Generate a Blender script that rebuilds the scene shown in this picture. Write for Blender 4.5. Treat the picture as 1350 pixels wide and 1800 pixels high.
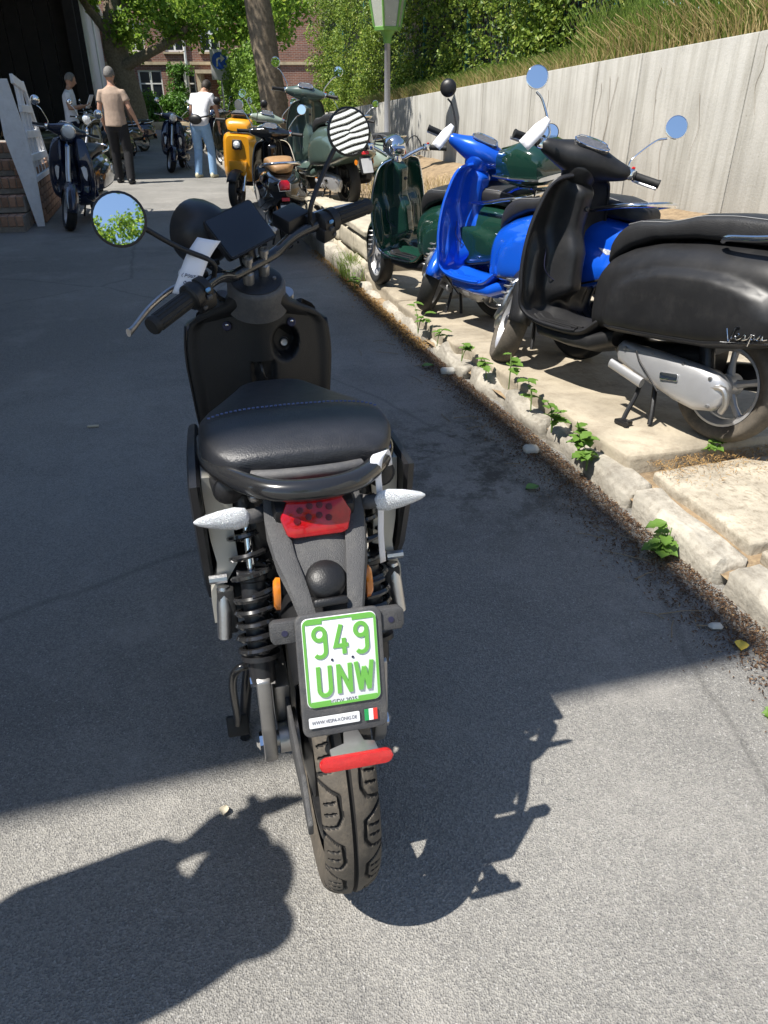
import bpy, bmesh, math, random
import numpy as np
from mathutils import Vector, Matrix
random.seed(7); rng = np.random.default_rng(7)
R_ = math.radians
scene = bpy.context.scene
for o in list(bpy.data.objects): bpy.data.objects.remove(o)

# ---------------------------------------------------------------- camera
cam = bpy.data.cameras.new('camera'); camo = bpy.data.objects.new('camera', cam)
scene.collection.objects.link(camo); scene.camera = camo
cam.sensor_fit = 'VERTICAL'; cam.sensor_height = 36.0; cam.lens = 36.0*1265/1800
cam.clip_start = 0.02; cam.clip_end = 600
camo.location = (0, 0, 1.3); camo.rotation_euler = (R_(90-29.8), 0, 0)
scene.render.resolution_x = 768; scene.render.resolution_y = 1024

# ---------------------------------------------------------------- sky, sun, exposure
SUN_EL, SUN_AZ = R_(60.8), R_(27.5)          # shadows run to +X turned 27.5 degrees to +Y
world = bpy.data.worlds.new('World'); scene.world = world; world.use_nodes = True
nt = world.node_tree; bg = nt.nodes['Background']
sky = nt.nodes.new('ShaderNodeTexSky'); sky.sky_type = 'NISHITA'; sky.sun_disc = False
sky.sun_elevation = SUN_EL; sky.sun_rotation = math.atan2(-math.cos(SUN_AZ), -math.sin(SUN_AZ))
sky.air_density = 1.0; sky.dust_density = 0.35; sky.ozone_density = 2.6
nt.links.new(sky.outputs[0], bg.inputs[0]); bg.inputs[1].default_value = 0.10
sun = bpy.data.lights.new('sun', 'SUN'); suno = bpy.data.objects.new('sun', sun)
scene.collection.objects.link(suno); sun.energy = 5.0; sun.angle = R_(0.53); sun.color = (1, .955, .88)
ldir = Vector((math.cos(SUN_EL)*math.cos(SUN_AZ), math.cos(SUN_EL)*math.sin(SUN_AZ), -math.sin(SUN_EL)))
suno.rotation_euler = ldir.to_track_quat('-Z', 'Y').to_euler(); suno.location = (-20, -10, 40)
vs = scene.view_settings; vs.view_transform = 'Standard'; vs.look = 'None'; vs.gamma = 1; vs.exposure = 0.8
vs.use_curve_mapping = False

# ---------------------------------------------------------------- helpers
C = scene.collection
def vv(p): return Vector(p)
def lerp(a, b, t): return a+(b-a)*t
def sstep(a, b, x):
    t = min(1, max(0, (x-a)/(b-a))); return t*t*(3-2*t)
def interp(x, xs, ys):
    return float(np.interp(x, xs, ys))
def cr(pts, k=6, closed=False):
    """Catmull-Rom through pts"""
    P = [Vector(p) for p in pts]; n = len(P); out = []
    rngi = n if closed else n-1
    for i in range(rngi):
        p0 = P[(i-1) % n] if (closed or i > 0) else P[0]*2-P[1]
        p1, p2 = P[i], P[(i+1) % n]
        p3 = P[(i+2) % n] if (closed or i+2 < n) else P[-1]*2-P[-2]
        for j in range(k):
            t = j/k
            out.append(.5*((2*p1)+(p2-p0)*t+(2*p0-5*p1+4*p2-p3)*t*t+(3*p1-p0-3*p2+p3)*t**3))
    if not closed: out.append(P[-1].copy())
    return out
class MB:
    def __init__(s): s.v = []; s.f = []
    def add(s, vs, fs, T=None):
        o = len(s.v)
        s.v += [tuple((T @ Vector(v)) if T is not None else v) for v in vs]
        s.f += [tuple(i+o for i in f) for f in fs]; return s
    def bm(s, bm, T=None):
        bm.verts.ensure_lookup_table(); bm.verts.index_update()
        s.add([v.co for v in bm.verts], [[v.index for v in f.verts] for f in bm.faces], T); bm.free(); return s
    def box(s, c, size, R=None, bev=0, seg=2):
        bm = bmesh.new(); bmesh.ops.create_cube(bm, size=1)
        for v in bm.verts: v.co = Vector((v.co.x*size[0], v.co.y*size[1], v.co.z*size[2]))
        if bev: bmesh.ops.bevel(bm, geom=bm.edges[:], offset=bev, segments=seg, profile=.5, affect='EDGES')
        T = Matrix.Translation(Vector(c)) @ (R.to_4x4() if R is not None else Matrix.Identity(4))
        return s.bm(bm, T)
    def loft(s, rings, cap=True, closed=True):
        n = len(rings[0]); vs = [p for r in rings for p in r]; fs = []
        m = n if closed else n-1
        for i in range(len(rings)-1):
            for j in range(m):
                a = i*n+j; b = i*n+(j+1) % n
                fs.append((a, b, b+n, a+n))
        if cap and closed:
            fs.append(tuple(range(n))[::-1]); fs.append(tuple(range((len(rings)-1)*n, len(rings)*n)))
        return s.add(vs, fs)
    def tube(s, pts, r, n=8, k=0, closed=False, cap=True, flat=1.0, up=None):
        P = cr(pts, k, closed) if k else [Vector(p) for p in pts]
        m = len(P)
        if not isinstance(r, (list, tuple)): r = [r]*2
        rr = [float(np.interp(i/(m-1), np.linspace(0, 1, len(r)), r)) for i in range(m)]
        T = []
        for i in range(m):
            a = P[i-1] if (i > 0 or closed) else P[i]; b = P[(i+1) % m] if (i < m-1 or closed) else P[i]
            t = (b-a); T.append(t.normalized() if t.length > 1e-9 else Vector((0, 0, 1)))
        u = Vector(up) if up is not None else (Vector((0, 0, 1)) if abs(T[0].z) < .9 else Vector((1, 0, 0)))
        rings = []
        for i in range(m):
            u = (u-T[i]*u.dot(T[i])); u = u.normalized() if u.length > 1e-6 else T[i].orthogonal().normalized()
            w = T[i].cross(u)
            rings.append([P[i]+(u*math.cos(2*math.pi*j/n)+w*(math.sin(2*math.pi*j/n)*flat))*rr[i] for j in range(n)])
        if closed: rings.append(rings[0]); return s.loft(rings, False)
        return s.loft(rings, cap)
    def lathe(s, prof, o=(0, 0, 0), axis=(0, 0, 1), n=24, closed=False):
        o = Vector(o); a = Vector(axis).normalized(); u = a.orthogonal().normalized(); w = a.cross(u)
        rings = [[o+a*h+(u*math.cos(2*math.pi*j/n)+w*math.sin(2*math.pi*j/n))*max(r, 1e-5) for j in range(n)] for r, h in prof]
        if closed: rings.append(rings[0]); return s.loft(rings, False)
        return s.loft(rings, True)
    def prism(s, outl, o, u, w, d, bev=0, seg=2):
        """outline (a,b) in plane u,w at o, extruded by vector d"""
        o, u, w, d = Vector(o), Vector(u), Vector(w), Vector(d)
        bm = bmesh.new(); vs = [bm.verts.new(o+u*a+w*b) for a, b in outl]
        f = bm.faces.new(vs); r = bmesh.ops.extrude_face_region(bm, geom=[f])
        bmesh.ops.translate(bm, vec=d, verts=[e for e in r['geom'] if isinstance(e, bmesh.types.BMVert)])
        bmesh.ops.recalc_face_normals(bm, faces=bm.faces[:])
        if bev: bmesh.ops.bevel(bm, geom=bm.edges[:], offset=bev, segments=seg, profile=.5, affect='EDGES')
        return s.bm(bm)
    def ell(s, c, r, R=None, n=16, m=10):
        rings = []
        for i in range(m+1):
            t = math.pi*i/m
            rings.append([(r[0]*math.sin(t)*math.cos(2*math.pi*j/n), r[1]*math.sin(t)*math.sin(2*math.pi*j/n), r[2]*math.cos(t)) if 0 < i < m
                          else (1e-5*math.cos(2*math.pi*j/n), 1e-5*math.sin(2*math.pi*j/n), r[2]*math.cos(t)) for j in range(n)])
        q = MB(); q.loft(rings, True)
        T = Matrix.Translation(Vector(c)) @ (R.to_4x4() if R is not None else Matrix.Identity(4))
        return s.add(q.v, q.f, T)
    def spring(s, a, b, r, turns, wire, n=14, m=6, r2=None):
        a, b = Vector(a), Vector(b); ax = (b-a).normalized(); u = ax.orthogonal().normalized(); w = ax.cross(u); P = []
        for i in range(int(turns*n)+1):
            t = i/(turns*n); th = 2*math.pi*i/n; q = lerp(r, r2 or r, t)
            P.append(a+(b-a)*t+(u*math.cos(th)+w*math.sin(th))*q)
        return s.tube(P, wire, m)
    def grid(s, fn, us, vs_):
        vs = [fn(u, v) for u in us for v in vs_]; n = len(vs_); fs = []
        for i in range(len(us)-1):
            for j in range(n-1): fs.append((i*n+j, i*n+j+1, (i+1)*n+j+1, (i+1)*n+j))
        return s.add(vs, fs)
    def ribbon(s, pts, width, o, u, w, nrm, th=.001):
        """flat stroke of a 2-D polyline in plane u,w"""
        P = [Vector((a, b)) for a, b in pts]; n = len(P); L = []; Rr = []
        for i in range(n):
            t0 = (P[i]-P[i-1]).normalized() if i else (P[1]-P[0]).normalized()
            t1 = (P[i+1]-P[i]).normalized() if i < n-1 else t0
            t = (t0+t1); t = t.normalized() if t.length > 1e-6 else t1
            nn = Vector((-t.y, t.x)); k = min(1.6, 1/max(.3, nn.dot(Vector((-t1.y, t1.x)))))
            L.append(P[i]+nn*width*.5*k); Rr.append(P[i]-nn*width*.5*k)
        o, u, w, nrm = Vector(o), Vector(u), Vector(w), Vector(nrm)
        f3 = lambda q, h: o+u*q.x+w*q.y+nrm*h
        rings = [[f3(L[i], 0), f3(L[i], th), f3(Rr[i], th), f3(Rr[i], 0)] for i in range(n)]
        return s.loft(rings, True)
def sec(x, zc, hw, hh, e=2.5, n=24, yc=0, fn=None):
    out = []
    for j in range(n):
        t = 2*math.pi*j/n; c, s_ = math.cos(t), math.sin(t)
        y = hw*math.copysign(abs(c)**(2/e), c); z = hh*math.copysign(abs(s_)**(2/e), s_)
        if fn: y, z = fn(y, z)
        out.append(Vector((x, yc+y, zc+z)))
    return out
def obj(name, mb, mat, parent=None, ang=40, sub=0, bevel=0, solid=0, off=0):
    me = bpy.data.meshes.new(name); me.from_pydata([tuple(v) for v in mb.v], [], mb.f); me.update()
    bm = bmesh.new(); bm.from_mesh(me); bmesh.ops.recalc_face_normals(bm, faces=bm.faces[:]); bm.to_mesh(me); bm.free()
    if ang:
        me.polygons.foreach_set('use_smooth', [True]*len(me.polygons))
        if ang < 180: me.set_sharp_from_angle(angle=R_(ang))
    me.materials.append(mat)
    o = bpy.data.objects.new(name, me); C.objects.link(o)
    if parent: o.parent = parent
    if solid:
        m = o.modifiers.new('solid', 'SOLIDIFY'); m.thickness = solid; m.offset = off
    if sub:
        m = o.modifiers.new('sub', 'SUBSURF'); m.levels = sub; m.render_levels = sub
    return o
def fast(name, verts, faces, mat, parent=None, smooth=False):
    me = bpy.data.meshes.new(name); verts = np.asarray(verts, np.float32); faces = np.asarray(faces, np.int32)
    k = faces.shape[1]
    me.vertices.add(len(verts)); me.vertices.foreach_set('co', verts.ravel())
    me.loops.add(faces.size); me.loops.foreach_set('vertex_index', faces.ravel())
    me.polygons.add(len(faces)); me.polygons.foreach_set('loop_start', np.arange(0, faces.size, k, dtype=np.int32))
    me.update(calc_edges=True); me.validate()
    me.polygons.foreach_set('use_smooth', [smooth]*len(me.polygons))
    me.materials.append(mat)
    o = bpy.data.objects.new(name, me); C.objects.link(o)
    if parent: o.parent = parent
    return o
def tag(o, label=None, cat=None, group=None, kind=None):
    if label: o['label'] = label
    if cat: o['category'] = cat
    if group: o['group'] = group
    if kind: o['kind'] = kind
    return o
def empty(name, loc=(0, 0, 0), rot=(0, 0, 0), sc=1):
    o = bpy.data.objects.new(name, None); C.objects.link(o); o.location = loc; o.rotation_euler = rot; o.scale = (sc,)*3
    o.empty_display_size = .05
    return o
def copy_tree(o, parent=None):
    c = o.copy(); C.objects.link(c)
    if parent: c.parent = parent
    for ch in o.children: copy_tree(ch, c)
    return c
def text_mesh(s, size, o, u, w, nrm, sx=1.0, off=0.0, align='CENTER'):
    cu = bpy.data.curves.new('txt', 'FONT'); cu.body = s; cu.size = size; cu.align_x = align; cu.align_y = 'CENTER'; cu.offset = off
    cu.extrude = 0; to = bpy.data.objects.new('txt', cu); C.objects.link(to)
    dg = bpy.context.evaluated_depsgraph_get(); me = bpy.data.meshes.new_from_object(to.evaluated_get(dg))
    o, u, w, nrm = Vector(o), Vector(u), Vector(w), Vector(nrm)
    mb = MB().add([o+u*(v.co.x*sx)+w*v.co.y+nrm*.0006 for v in me.vertices], [tuple(p.vertices) for p in me.polygons])
    bpy.data.objects.remove(to); bpy.data.curves.remove(cu); bpy.data.meshes.remove(me)
    return mb

# ---------------------------------------------------------------- materials
MATS = {}
def pm(name, col, rough=.5, metal=0, var=.12, scale=8, bump=0, bscale=150, coat=0, spec=.5, dust=0, dcol=(.32, .29, .24),
       orand=0, trans=0, alpha=1, ior=1.45, emit=None, rvar=.08, sss=0):
    if name in MATS: return MATS[name]
    m = bpy.data.materials.new(name); m.use_nodes = True; N = m.node_tree.nodes; L = m.node_tree.links
    b = N['Principled BSDF']; b.inputs['Metallic'].default_value = metal
    b.inputs['Roughness'].default_value = rough; b.inputs['Specular IOR Level'].default_value = spec
    b.inputs['Coat Weight'].default_value = coat; b.inputs['Coat Roughness'].default_value = .05; b.inputs['IOR'].default_value = ior
    b.inputs['Transmission Weight'].default_value = trans
    tc = N.new('ShaderNodeTexCoord'); co = tc.outputs['Object']
    n1 = N.new('ShaderNodeTexNoise'); n1.inputs['Scale'].default_value = scale; n1.inputs['Detail'].default_value = 6; n1.inputs['Roughness'].default_value = .65
    L.new(co, n1.inputs['Vector'])
    rp = N.new('ShaderNodeValToRGB'); rp.color_ramp.elements[0].position = .3; rp.color_ramp.elements[1].position = .72
    rp.color_ramp.elements[0].color = (*[max(0, c*(1-var)) for c in col], 1); rp.color_ramp.elements[1].color = (*[min(1, c*(1+var)) for c in col], 1)
    L.new(n1.outputs[0], rp.inputs[0]); cout = rp.outputs[0]
    if orand:
        oi = N.new('ShaderNodeObjectInfo'); hv = N.new('ShaderNodeHueSaturation'); mr = N.new('ShaderNodeMapRange')
        mr.inputs[3].default_value = 1-orand; mr.inputs[4].default_value = 1+orand
        L.new(oi.outputs['Random'], mr.inputs[0]); L.new(mr.outputs[0], hv.inputs['Value']); L.new(cout, hv.inputs['Color']); cout = hv.outputs[0]
    if dust:
        n2 = N.new('ShaderNodeTexNoise'); n2.inputs['Scale'].default_value = scale*3.3; n2.inputs['Detail'].default_value = 9; n2.inputs['Roughness'].default_value = .75
        L.new(co, n2.inputs['Vector']); r2 = N.new('ShaderNodeValToRGB'); r2.color_ramp.elements[0].position = .48; r2.color_ramp.elements[1].position = .75
        r2.color_ramp.elements[1].color = (dust, dust, dust, 1); L.new(n2.outputs[0], r2.inputs[0])
        mx = N.new('ShaderNodeMix'); mx.data_type = 'RGBA'; mx.inputs[7].default_value = (*dcol, 1)
        L.new(r2.outputs[0], mx.inputs[0]); L.new(cout, mx.inputs[6]); cout = mx.outputs[2]
    L.new(cout, b.inputs['Base Color'])
    if rvar:
        mr = N.new('ShaderNodeMapRange'); mr.inputs[3].default_value = max(.01, rough-rvar); mr.inputs[4].default_value = min(1, rough+rvar)
        n3 = N.new('ShaderNodeTexNoise'); n3.inputs['Scale'].default_value = scale*2.1; n3.inputs['Detail'].default_value = 5; L.new(co, n3.inputs['Vector'])
        L.new(n3.outputs[0], mr.inputs[0]); L.new(mr.outputs[0], b.inputs['Roughness'])
    if bump:
        n4 = N.new('ShaderNodeTexNoise'); n4.inputs['Scale'].default_value = bscale; n4.inputs['Detail'].default_value = 4; L.new(co, n4.inputs['Vector'])
        bp = N.new('ShaderNodeBump'); bp.inputs['Strength'].default_value = bump; bp.inputs['Distance'].default_value = .004
        L.new(n4.outputs[0], bp.inputs['Height']); L.new(bp.outputs[0], b.inputs['Normal'])
    if emit:
        b.inputs['Emission Color'].default_value = (*emit[0], 1); b.inputs['Emission Strength'].default_value = emit[1]
    MATS[name] = m; return m
def leafmat(name, c1, c2, c3=None, trans=.35, rough=.5):
    if name in MATS: return MATS[name]
    m = bpy.data.materials.new(name); m.use_nodes = True; N = m.node_tree.nodes; L = m.node_tree.links
    b = N['Principled BSDF']; b.inputs['Roughness'].default_value = rough; b.inputs['Specular IOR Level'].default_value = .4
    ge = N.new('ShaderNodeNewGeometry'); rp = N.new('ShaderNodeValToRGB')
    rp.color_ramp.elements[0].color = (*c1, 1); rp.color_ramp.elements[1].color = (*c2, 1)
    if c3:
        e = rp.color_ramp.elements.new(.93); e.color = (*c2, 1); rp.color_ramp.elements[2].color = (*c3, 1)
    L.new(ge.outputs['Random Per Island'], rp.inputs[0]); L.new(rp.outputs[0], b.inputs['Base Color'])
    tr = N.new('ShaderNodeBsdfTranslucent'); L.new(rp.outputs[0], tr.inputs['Color'])
    mx = N.new('ShaderNodeMixShader'); mx.inputs[0].default_value = trans
    L.new(b.outputs[0], mx.inputs[1]); L.new(tr.outputs[0], mx.inputs[2]); L.new(mx.outputs[0], N['Material Output'].inputs[0])
    MATS[name] = m; return m
BLK = pm('black_plastic', (.012, .012, .013), .42, var=.25, bump=.15, bscale=420)
SAT = pm('satin_black_plastic', (.018, .018, .02), .36, var=.2, bump=.1, bscale=300)
GRYP = pm('grey_plastic', (.075, .075, .078), .5, var=.15, bump=.35, bscale=600, dust=.25)
RUB = pm('rubber', (.016, .016, .016), .62, var=.2, bump=.2, bscale=200)
TYRE = pm('dusty_tyre', (.085, .073, .058), .75, var=.3, scale=14, bump=.25, bscale=350, dust=.5, dcol=(.19, .155, .115))
GROOVE = pm('tyre_groove', (.012, .011, .01), .8, var=.2)
CHR = pm('chrome', (.78, .78, .79), .09, 1, var=.04, rvar=.04)
ALU = pm('aluminium', (.55, .55, .56), .35, 1, var=.12, bump=.15, bscale=200)
ALUP = pm('silver_paint', (.46, .46, .47), .36, .55, var=.06, bump=.1, bscale=300, dust=.12)
STEEL = pm('steel', (.42, .41, .4), .4, .9, var=.2, dust=.2)
MIRR = pm('mirror_glass', (.9, .92, .93), .012, 1, var=0, rvar=0)
REDL = pm('red_lens', (.45, .004, .010), .1, var=.25, scale=60, coat=.5, trans=.2)
REDR = pm('red_reflector', (.62, .012, .012), .16, var=.15, scale=160, bump=.8, bscale=900, coat=.6)
AMB = pm('amber_lens', (.75, .23, .02), .15, var=.15, coat=.8, trans=.15)
CLR = pm('clear_lens', (.8, .82, .84), .12, var=.1, scale=120, bump=1.0, bscale=500, coat=.5, metal=.35)
WHT = pm('white_paper', (.78, .78, .82), .7, var=.03)
INK = pm('ink', (.02, .02, .05), .6, var=.05)
RED = pm('red_plastic', (.5, .015, .015), .35)
# ================================================================ street frame: s along the kerb (away), t to the right of it
K0 = Vector((1.07, 1.59)); DD = Vector((-.274, .962)); NN = Vector((.962, .274)); STREET = math.atan2(.274, .962)
def S(s, t, z=0): return Vector((K0.x+s*DD.x+t*NN.x, K0.y+s*DD.y+t*NN.y, z))
def zroad(s, t): return -.055*sstep(.8, 3.2, s)*sstep(-1.8, -.1, t)*(1-sstep(6.5, 10, s))
def zpave(s): return .145-.085*sstep(.8, 3.6, s)
def st_of(x, y):
    a = Vector((x-K0.x, y-K0.y)); return a.dot(DD), a.dot(NN)
from mathutils import noise as mnoise
def rough_box(sx, sy, sz, seed, amp=.012, cuts=3, bev=.015):
    bm = bmesh.new(); bmesh.ops.create_cube(bm, size=1)
    for v in bm.verts: v.co = Vector((v.co.x*sx, v.co.y*sy, v.co.z*sz))
    bmesh.ops.bevel(bm, geom=bm.edges[:], offset=bev, segments=1, affect='EDGES')
    bmesh.ops.subdivide_edges(bm, edges=bm.edges[:], cuts=cuts, use_grid_fill=True)
    for v in bm.verts:
        q = v.co*6+Vector((seed*3.7, seed*1.3, seed)); v.co += Vector((mnoise.noise(q), mnoise.noise(q+Vector((9, 0, 0))), mnoise.noise(q+Vector((0, 9, 0)))))*amp
        q = v.co*22+Vector((seed, 0, 0)); v.co += Vector((mnoise.noise(q), mnoise.noise(q+Vector((9, 0, 0))), mnoise.noise(q+Vector((0, 9, 0)))))*amp*.45
    return MB().bm(bm)

# ---------------------------------------------------------------- road
def asphalt():
    m = bpy.data.materials.new('asphalt'); m.use_nodes = True; N = m.node_tree.nodes; L = m.node_tree.links; b = N['Principled BSDF']
    tc = N.new('ShaderNodeTexCoord'); co = tc.outputs['Object']
    def noise(sc, det=5, ro=.6):
        n = N.new('ShaderNodeTexNoise'); n.inputs['Scale'].default_value = sc; n.inputs['Detail'].default_value = det; n.inputs['Roughness'].default_value = ro; L.new(co, n.inputs['Vector']); return n.outputs[0]
    def ramp(i, p0, c0, p1, c1):
        r = N.new('ShaderNodeValToRGB'); r.color_ramp.elements[0].position = p0; r.color_ramp.elements[0].color = (*c0, 1); r.color_ramp.elements[1].position = p1; r.color_ramp.elements[1].color = (*c1, 1); L.new(i, r.inputs[0]); return r.outputs[0]
    def mix(a, bb, f, mode='MIX'):
        x = N.new('ShaderNodeMix'); x.data_type = 'RGBA'; x.blend_type = mode
        if isinstance(f, float): x.inputs[0].default_value = f
        else: L.new(f, x.inputs[0])
        for k, q in ((6, a), (7, bb)):
            if isinstance(q, tuple): x.inputs[k].default_value = (*q, 1)
            else: L.new(q, x.inputs[k])
        return x.outputs[2]
    base = ramp(noise(1.1, 7), .32, (.17, .165, .155), .7, (.285, .275, .255))
    vo = N.new('ShaderNodeTexVoronoi'); vo.inputs['Scale'].default_value = 300; L.new(co, vo.inputs['Vector'])
    sepv = N.new('ShaderNodeSeparateColor'); L.new(vo.outputs['Color'], sepv.inputs[0])
    grains = ramp(sepv.outputs[0], .0, (.52, .52, .54), 1.0, (1.5, 1.48, 1.42))
    c = mix(base, grains, .62, 'MULTIPLY')
    lite = ramp(sepv.outputs[1], .955, (0, 0, 0), .985, (1, 1, 1)); c = mix(c, (.34, .33, .31), lite)
    stain = ramp(noise(.55, 8, .7), .5, (0, 0, 0), .68, (.5, .5, .5)); c = mix(c, (.10, .096, .09), stain)
    dusty = ramp(noise(2.3, 9, .75), .52, (0, 0, 0), .74, (.6, .6, .6)); c = mix(c, (.36, .34, .31), dusty)
    # dark mossy patch in front of the kerb
    dv = N.new('ShaderNodeVectorMath'); dv.operation = 'DISTANCE'; dv.inputs[1].default_value = (.50, 2.75, 0); L.new(co, dv.inputs[0])
    mm = N.new('ShaderNodeMath'); mm.operation = 'MULTIPLY'; L.new(ramp(dv.outputs['Value'], .25, (1, 1, 1), .85, (0, 0, 0)), mm.inputs[0]); L.new(ramp(noise(5.5, 9, .8), .47, (0, 0, 0), .58, (.85, .85, .85)), mm.inputs[1]); c = mix(c, (.05, .047, .04), mm.outputs[0])
    # cracked, patched skin by the kerb
    vc = N.new('ShaderNodeTexVoronoi'); vc.feature = 'DISTANCE_TO_EDGE'; vc.inputs['Scale'].default_value = .3
    wob = N.new('ShaderNodeMix'); wob.data_type = 'RGBA'; wob.inputs[0].default_value = .16
    nz = N.new('ShaderNodeTexNoise'); nz.inputs['Scale'].default_value = 1.6; nz.inputs['Detail'].default_value = 8; L.new(co, nz.inputs['Vector'])
    L.new(co, wob.inputs[6]); L.new(nz.outputs[1], wob.inputs[7]); L.new(wob.outputs[2], vc.inputs['Vector'])
    crack = ramp(vc.outputs[0], .0, (.3, .3, .3), .0018, (0, 0, 0)); c = mix(c, (.03, .028, .027), crack)
    L.new(c, b.inputs['Base Color']); b.inputs['Roughness'].default_value = .82; b.inputs['Specular IOR Level'].default_value = .35
    bp = N.new('ShaderNodeBump'); bp.inputs['Strength'].default_value = .8; bp.inputs['Distance'].default_value = .004; L.new(vo.outputs[0], bp.inputs['Height'])
    b2 = N.new('ShaderNodeBump'); b2.inputs['Strength'].default_value = .5; b2.inputs['Distance'].default_value = .012; L.new(noise(14, 6), b2.inputs['Height']); L.new(b2.outputs[0], bp.inputs['Normal'])
    L.new(bp.outputs[0], b.inputs['Normal']); return m
xs = np.concatenate([np.linspace(-160, -14, 14), np.linspace(-12, -3.2, 12), np.linspace(-3, 3, 61), np.linspace(3.5, 12, 8), np.linspace(20, 160, 8)])
ys = np.concatenate([np.linspace(-60, -2, 10), np.linspace(-1, 11, 121), np.linspace(12, 40, 12), np.linspace(50, 260, 8)])
mb = MB(); mb.grid(lambda x, y: (x, y, zroad(*st_of(x, y))), xs, ys)
tag(obj('road', mb, asphalt(), ang=180), kind='structure')

# ---------------------------------------------------------------- pavement: kerb stones, slabs, worn concrete
CONC = pm('worn_concrete', (.40, .355, .28), .85, var=.3, scale=9, bump=1.0, bscale=55, dust=.95, dcol=(.13, .105, .07), orand=.08)
KERB = pm('kerb_stone', (.36, .33, .275), .85, var=.4, scale=7, bump=1.0, bscale=60, dust=.9, dcol=(.15, .125, .095), orand=.14)
SLAB = pm('slab_stone', (.33, .285, .215), .85, var=.32, scale=3, bump=1.0, bscale=40, dust=.75, dcol=(.17, .135, .095), orand=.05)
SOIL = pm('dry_soil', (.23, .165, .10), .95, var=.4, scale=10, bump=1.0, bscale=50, dust=.8, dcol=(.40, .30, .17))
base = MB()
base.grid(lambda s, t: S(s, t, (.062 if s < .82 else (zpave(s)-.075))+.012*mnoise.noise(Vector((s*4, t*4, 1)))-.02*sstep(.1, .0, t)), np.linspace(-2.6, 5.2, 66), np.linspace(.02, 4.2, 36))
pav = tag(obj('pavement', base, SOIL, ang=180), kind='structure')
# worn exposed-aggregate slabs beside the near kerb
k = 0
for s0, s1 in ((-2.3, -1.35), (-1.33, -.52), (-.50, .24), (.26, .80)):
    for t0, t1 in ((.15, .78), (.80, 1.5), (1.52, 2.2)):
        mb = rough_box(s1-s0-.012, t1-t0-.012, .07, 20+k, .007, 4, .008); k += 1
        o = obj('paving_slab', mb, CONC, pav, 60); o.location = S((s0+s1)/2, (t0+t1)/2, .072+random.uniform(-.006, .006)); o.rotation_euler = (0, 0, STREET+math.pi/2)
# the big raised stone slabs the scooters stand on
k = 0
for s0, s1, t0, t1 in ((.84, 2.55, .07, 1.45), (2.57, 3.75, .05, 1.3), (3.77, 4.72, .06, 1.35), (1.1, 2.6, 1.47, 2.3), (2.63, 4.1, 1.33, 2.25)):
    mb = rough_box(s1-s0-.015, t1-t0-.015, .12, 40+k, .013, 5, .012); k += 1
    o = obj('stone_slab', mb, SLAB, pav, 60); sm = (s0+s1)/2; sl = (zpave(s1)-zpave(s0))/(s1-s0)
    o.location = S(sm, (t0+t1)/2, zpave(sm)-.06); o.rotation_euler = (Matrix.Rotation(STREET+math.pi/2, 4, 'Z') @ Matrix.Rotation(-math.atan(sl), 4, 'Y')).to_euler()
kb = tag(empty('kerb', S(0, 0, 0)), kind='structure'); s = -2.4; k = 0
while s < 4.6:
    l = random.uniform(.42, .85) if s < .8 else random.uniform(.22, .55)
    zt = .088 if s < .72 else zpave(s+l/2)-.035-random.uniform(0, .03)
    mb = rough_box(l-.014, .125 if s < .8 else random.uniform(.1, .16), .22, 60+k, .02 if s < .8 else .034, 4, .022)
    o = obj('kerb_stone', mb, KERB, kb, 60); p = S(s+l/2, .07, zt-.11+zroad(s, 0)*.3); o.location = p-S(0, 0, 0); o.rotation_euler = (random.uniform(-.03, .03), random.uniform(-.02, .02), STREET+math.pi/2+random.uniform(-.04, .04))
    s += l; k += 1
for s in np.arange(4.75, 40, 1.0):
    mb = rough_box(.985, .13, .2, 90+k, .006, 1, .02); k += 1
    o = obj('kerb_stone', mb, KERB, kb, 60); o.location = S(s+.5, .045, .0)-S(0, 0, 0); o.rotation_euler = (0, 0, STREET+math.pi/2)

# ---------------------------------------------------------------- planting bed with its stone edging, concrete retaining wall
mb = MB(); mb.grid(lambda s, t: S(s, t, (.33 if (4.95 < s < 8.6) or t > 2.4 else .04)+.12*sstep(2.2, 3.0, t)+.03*mnoise.noise(Vector((s*3, t*3, 5)))), np.concatenate([np.linspace(-2, 4.9, 20), np.linspace(4.96, 8.55, 20), np.linspace(8.62, 24, 50)]), np.linspace(.28, 3.1, 22))
tag(obj('planting_bed', mb, SOIL, ang=180), kind='structure')
STONE = pm('bed_stone', (.40, .36, .28), .9, var=.3, scale=6, bump=1.0, bscale=50, dust=.6, dcol=(.25, .21, .15), orand=.18)
ed = tag(empty('bed_edging', S(4.9, .2, 0)), 'low rough stone edging around the planting bed beside the green scooter', 'edging'); k = 0
for row in range(2):
    s = 4.72
    while s < 8.4:
        l = random.uniform(.32, .6); mb = rough_box(l-.01, .22, .165, 130+k, .014, 3, .015); k += 1
        o = obj('stone_block', mb, STONE, ed, 60); o.location = S(s+l/2, .19+random.uniform(-.012, .012), .06+.175*row)-S(4.9, .2, 0); o.rotation_euler = (0, 0, STREET+math.pi/2); s += l
    t = .32
    while t < 2.5:
        l = random.uniform(.32, .55); mb = rough_box(l-.01, .2, .165, 160+k, .014, 3, .015); k += 1
        o = obj('stone_block', mb, STONE, ed, 60); o.location = S(4.84, t+l/2, .06+.175*row)-S(4.9, .2, 0); o.rotation_euler = (0, 0, STREET); o = o.copy(); C.objects.link(o); o.location = S(8.58, t+l/2, .06+.175*row)-S(4.9, .2, 0); t += l
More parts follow.
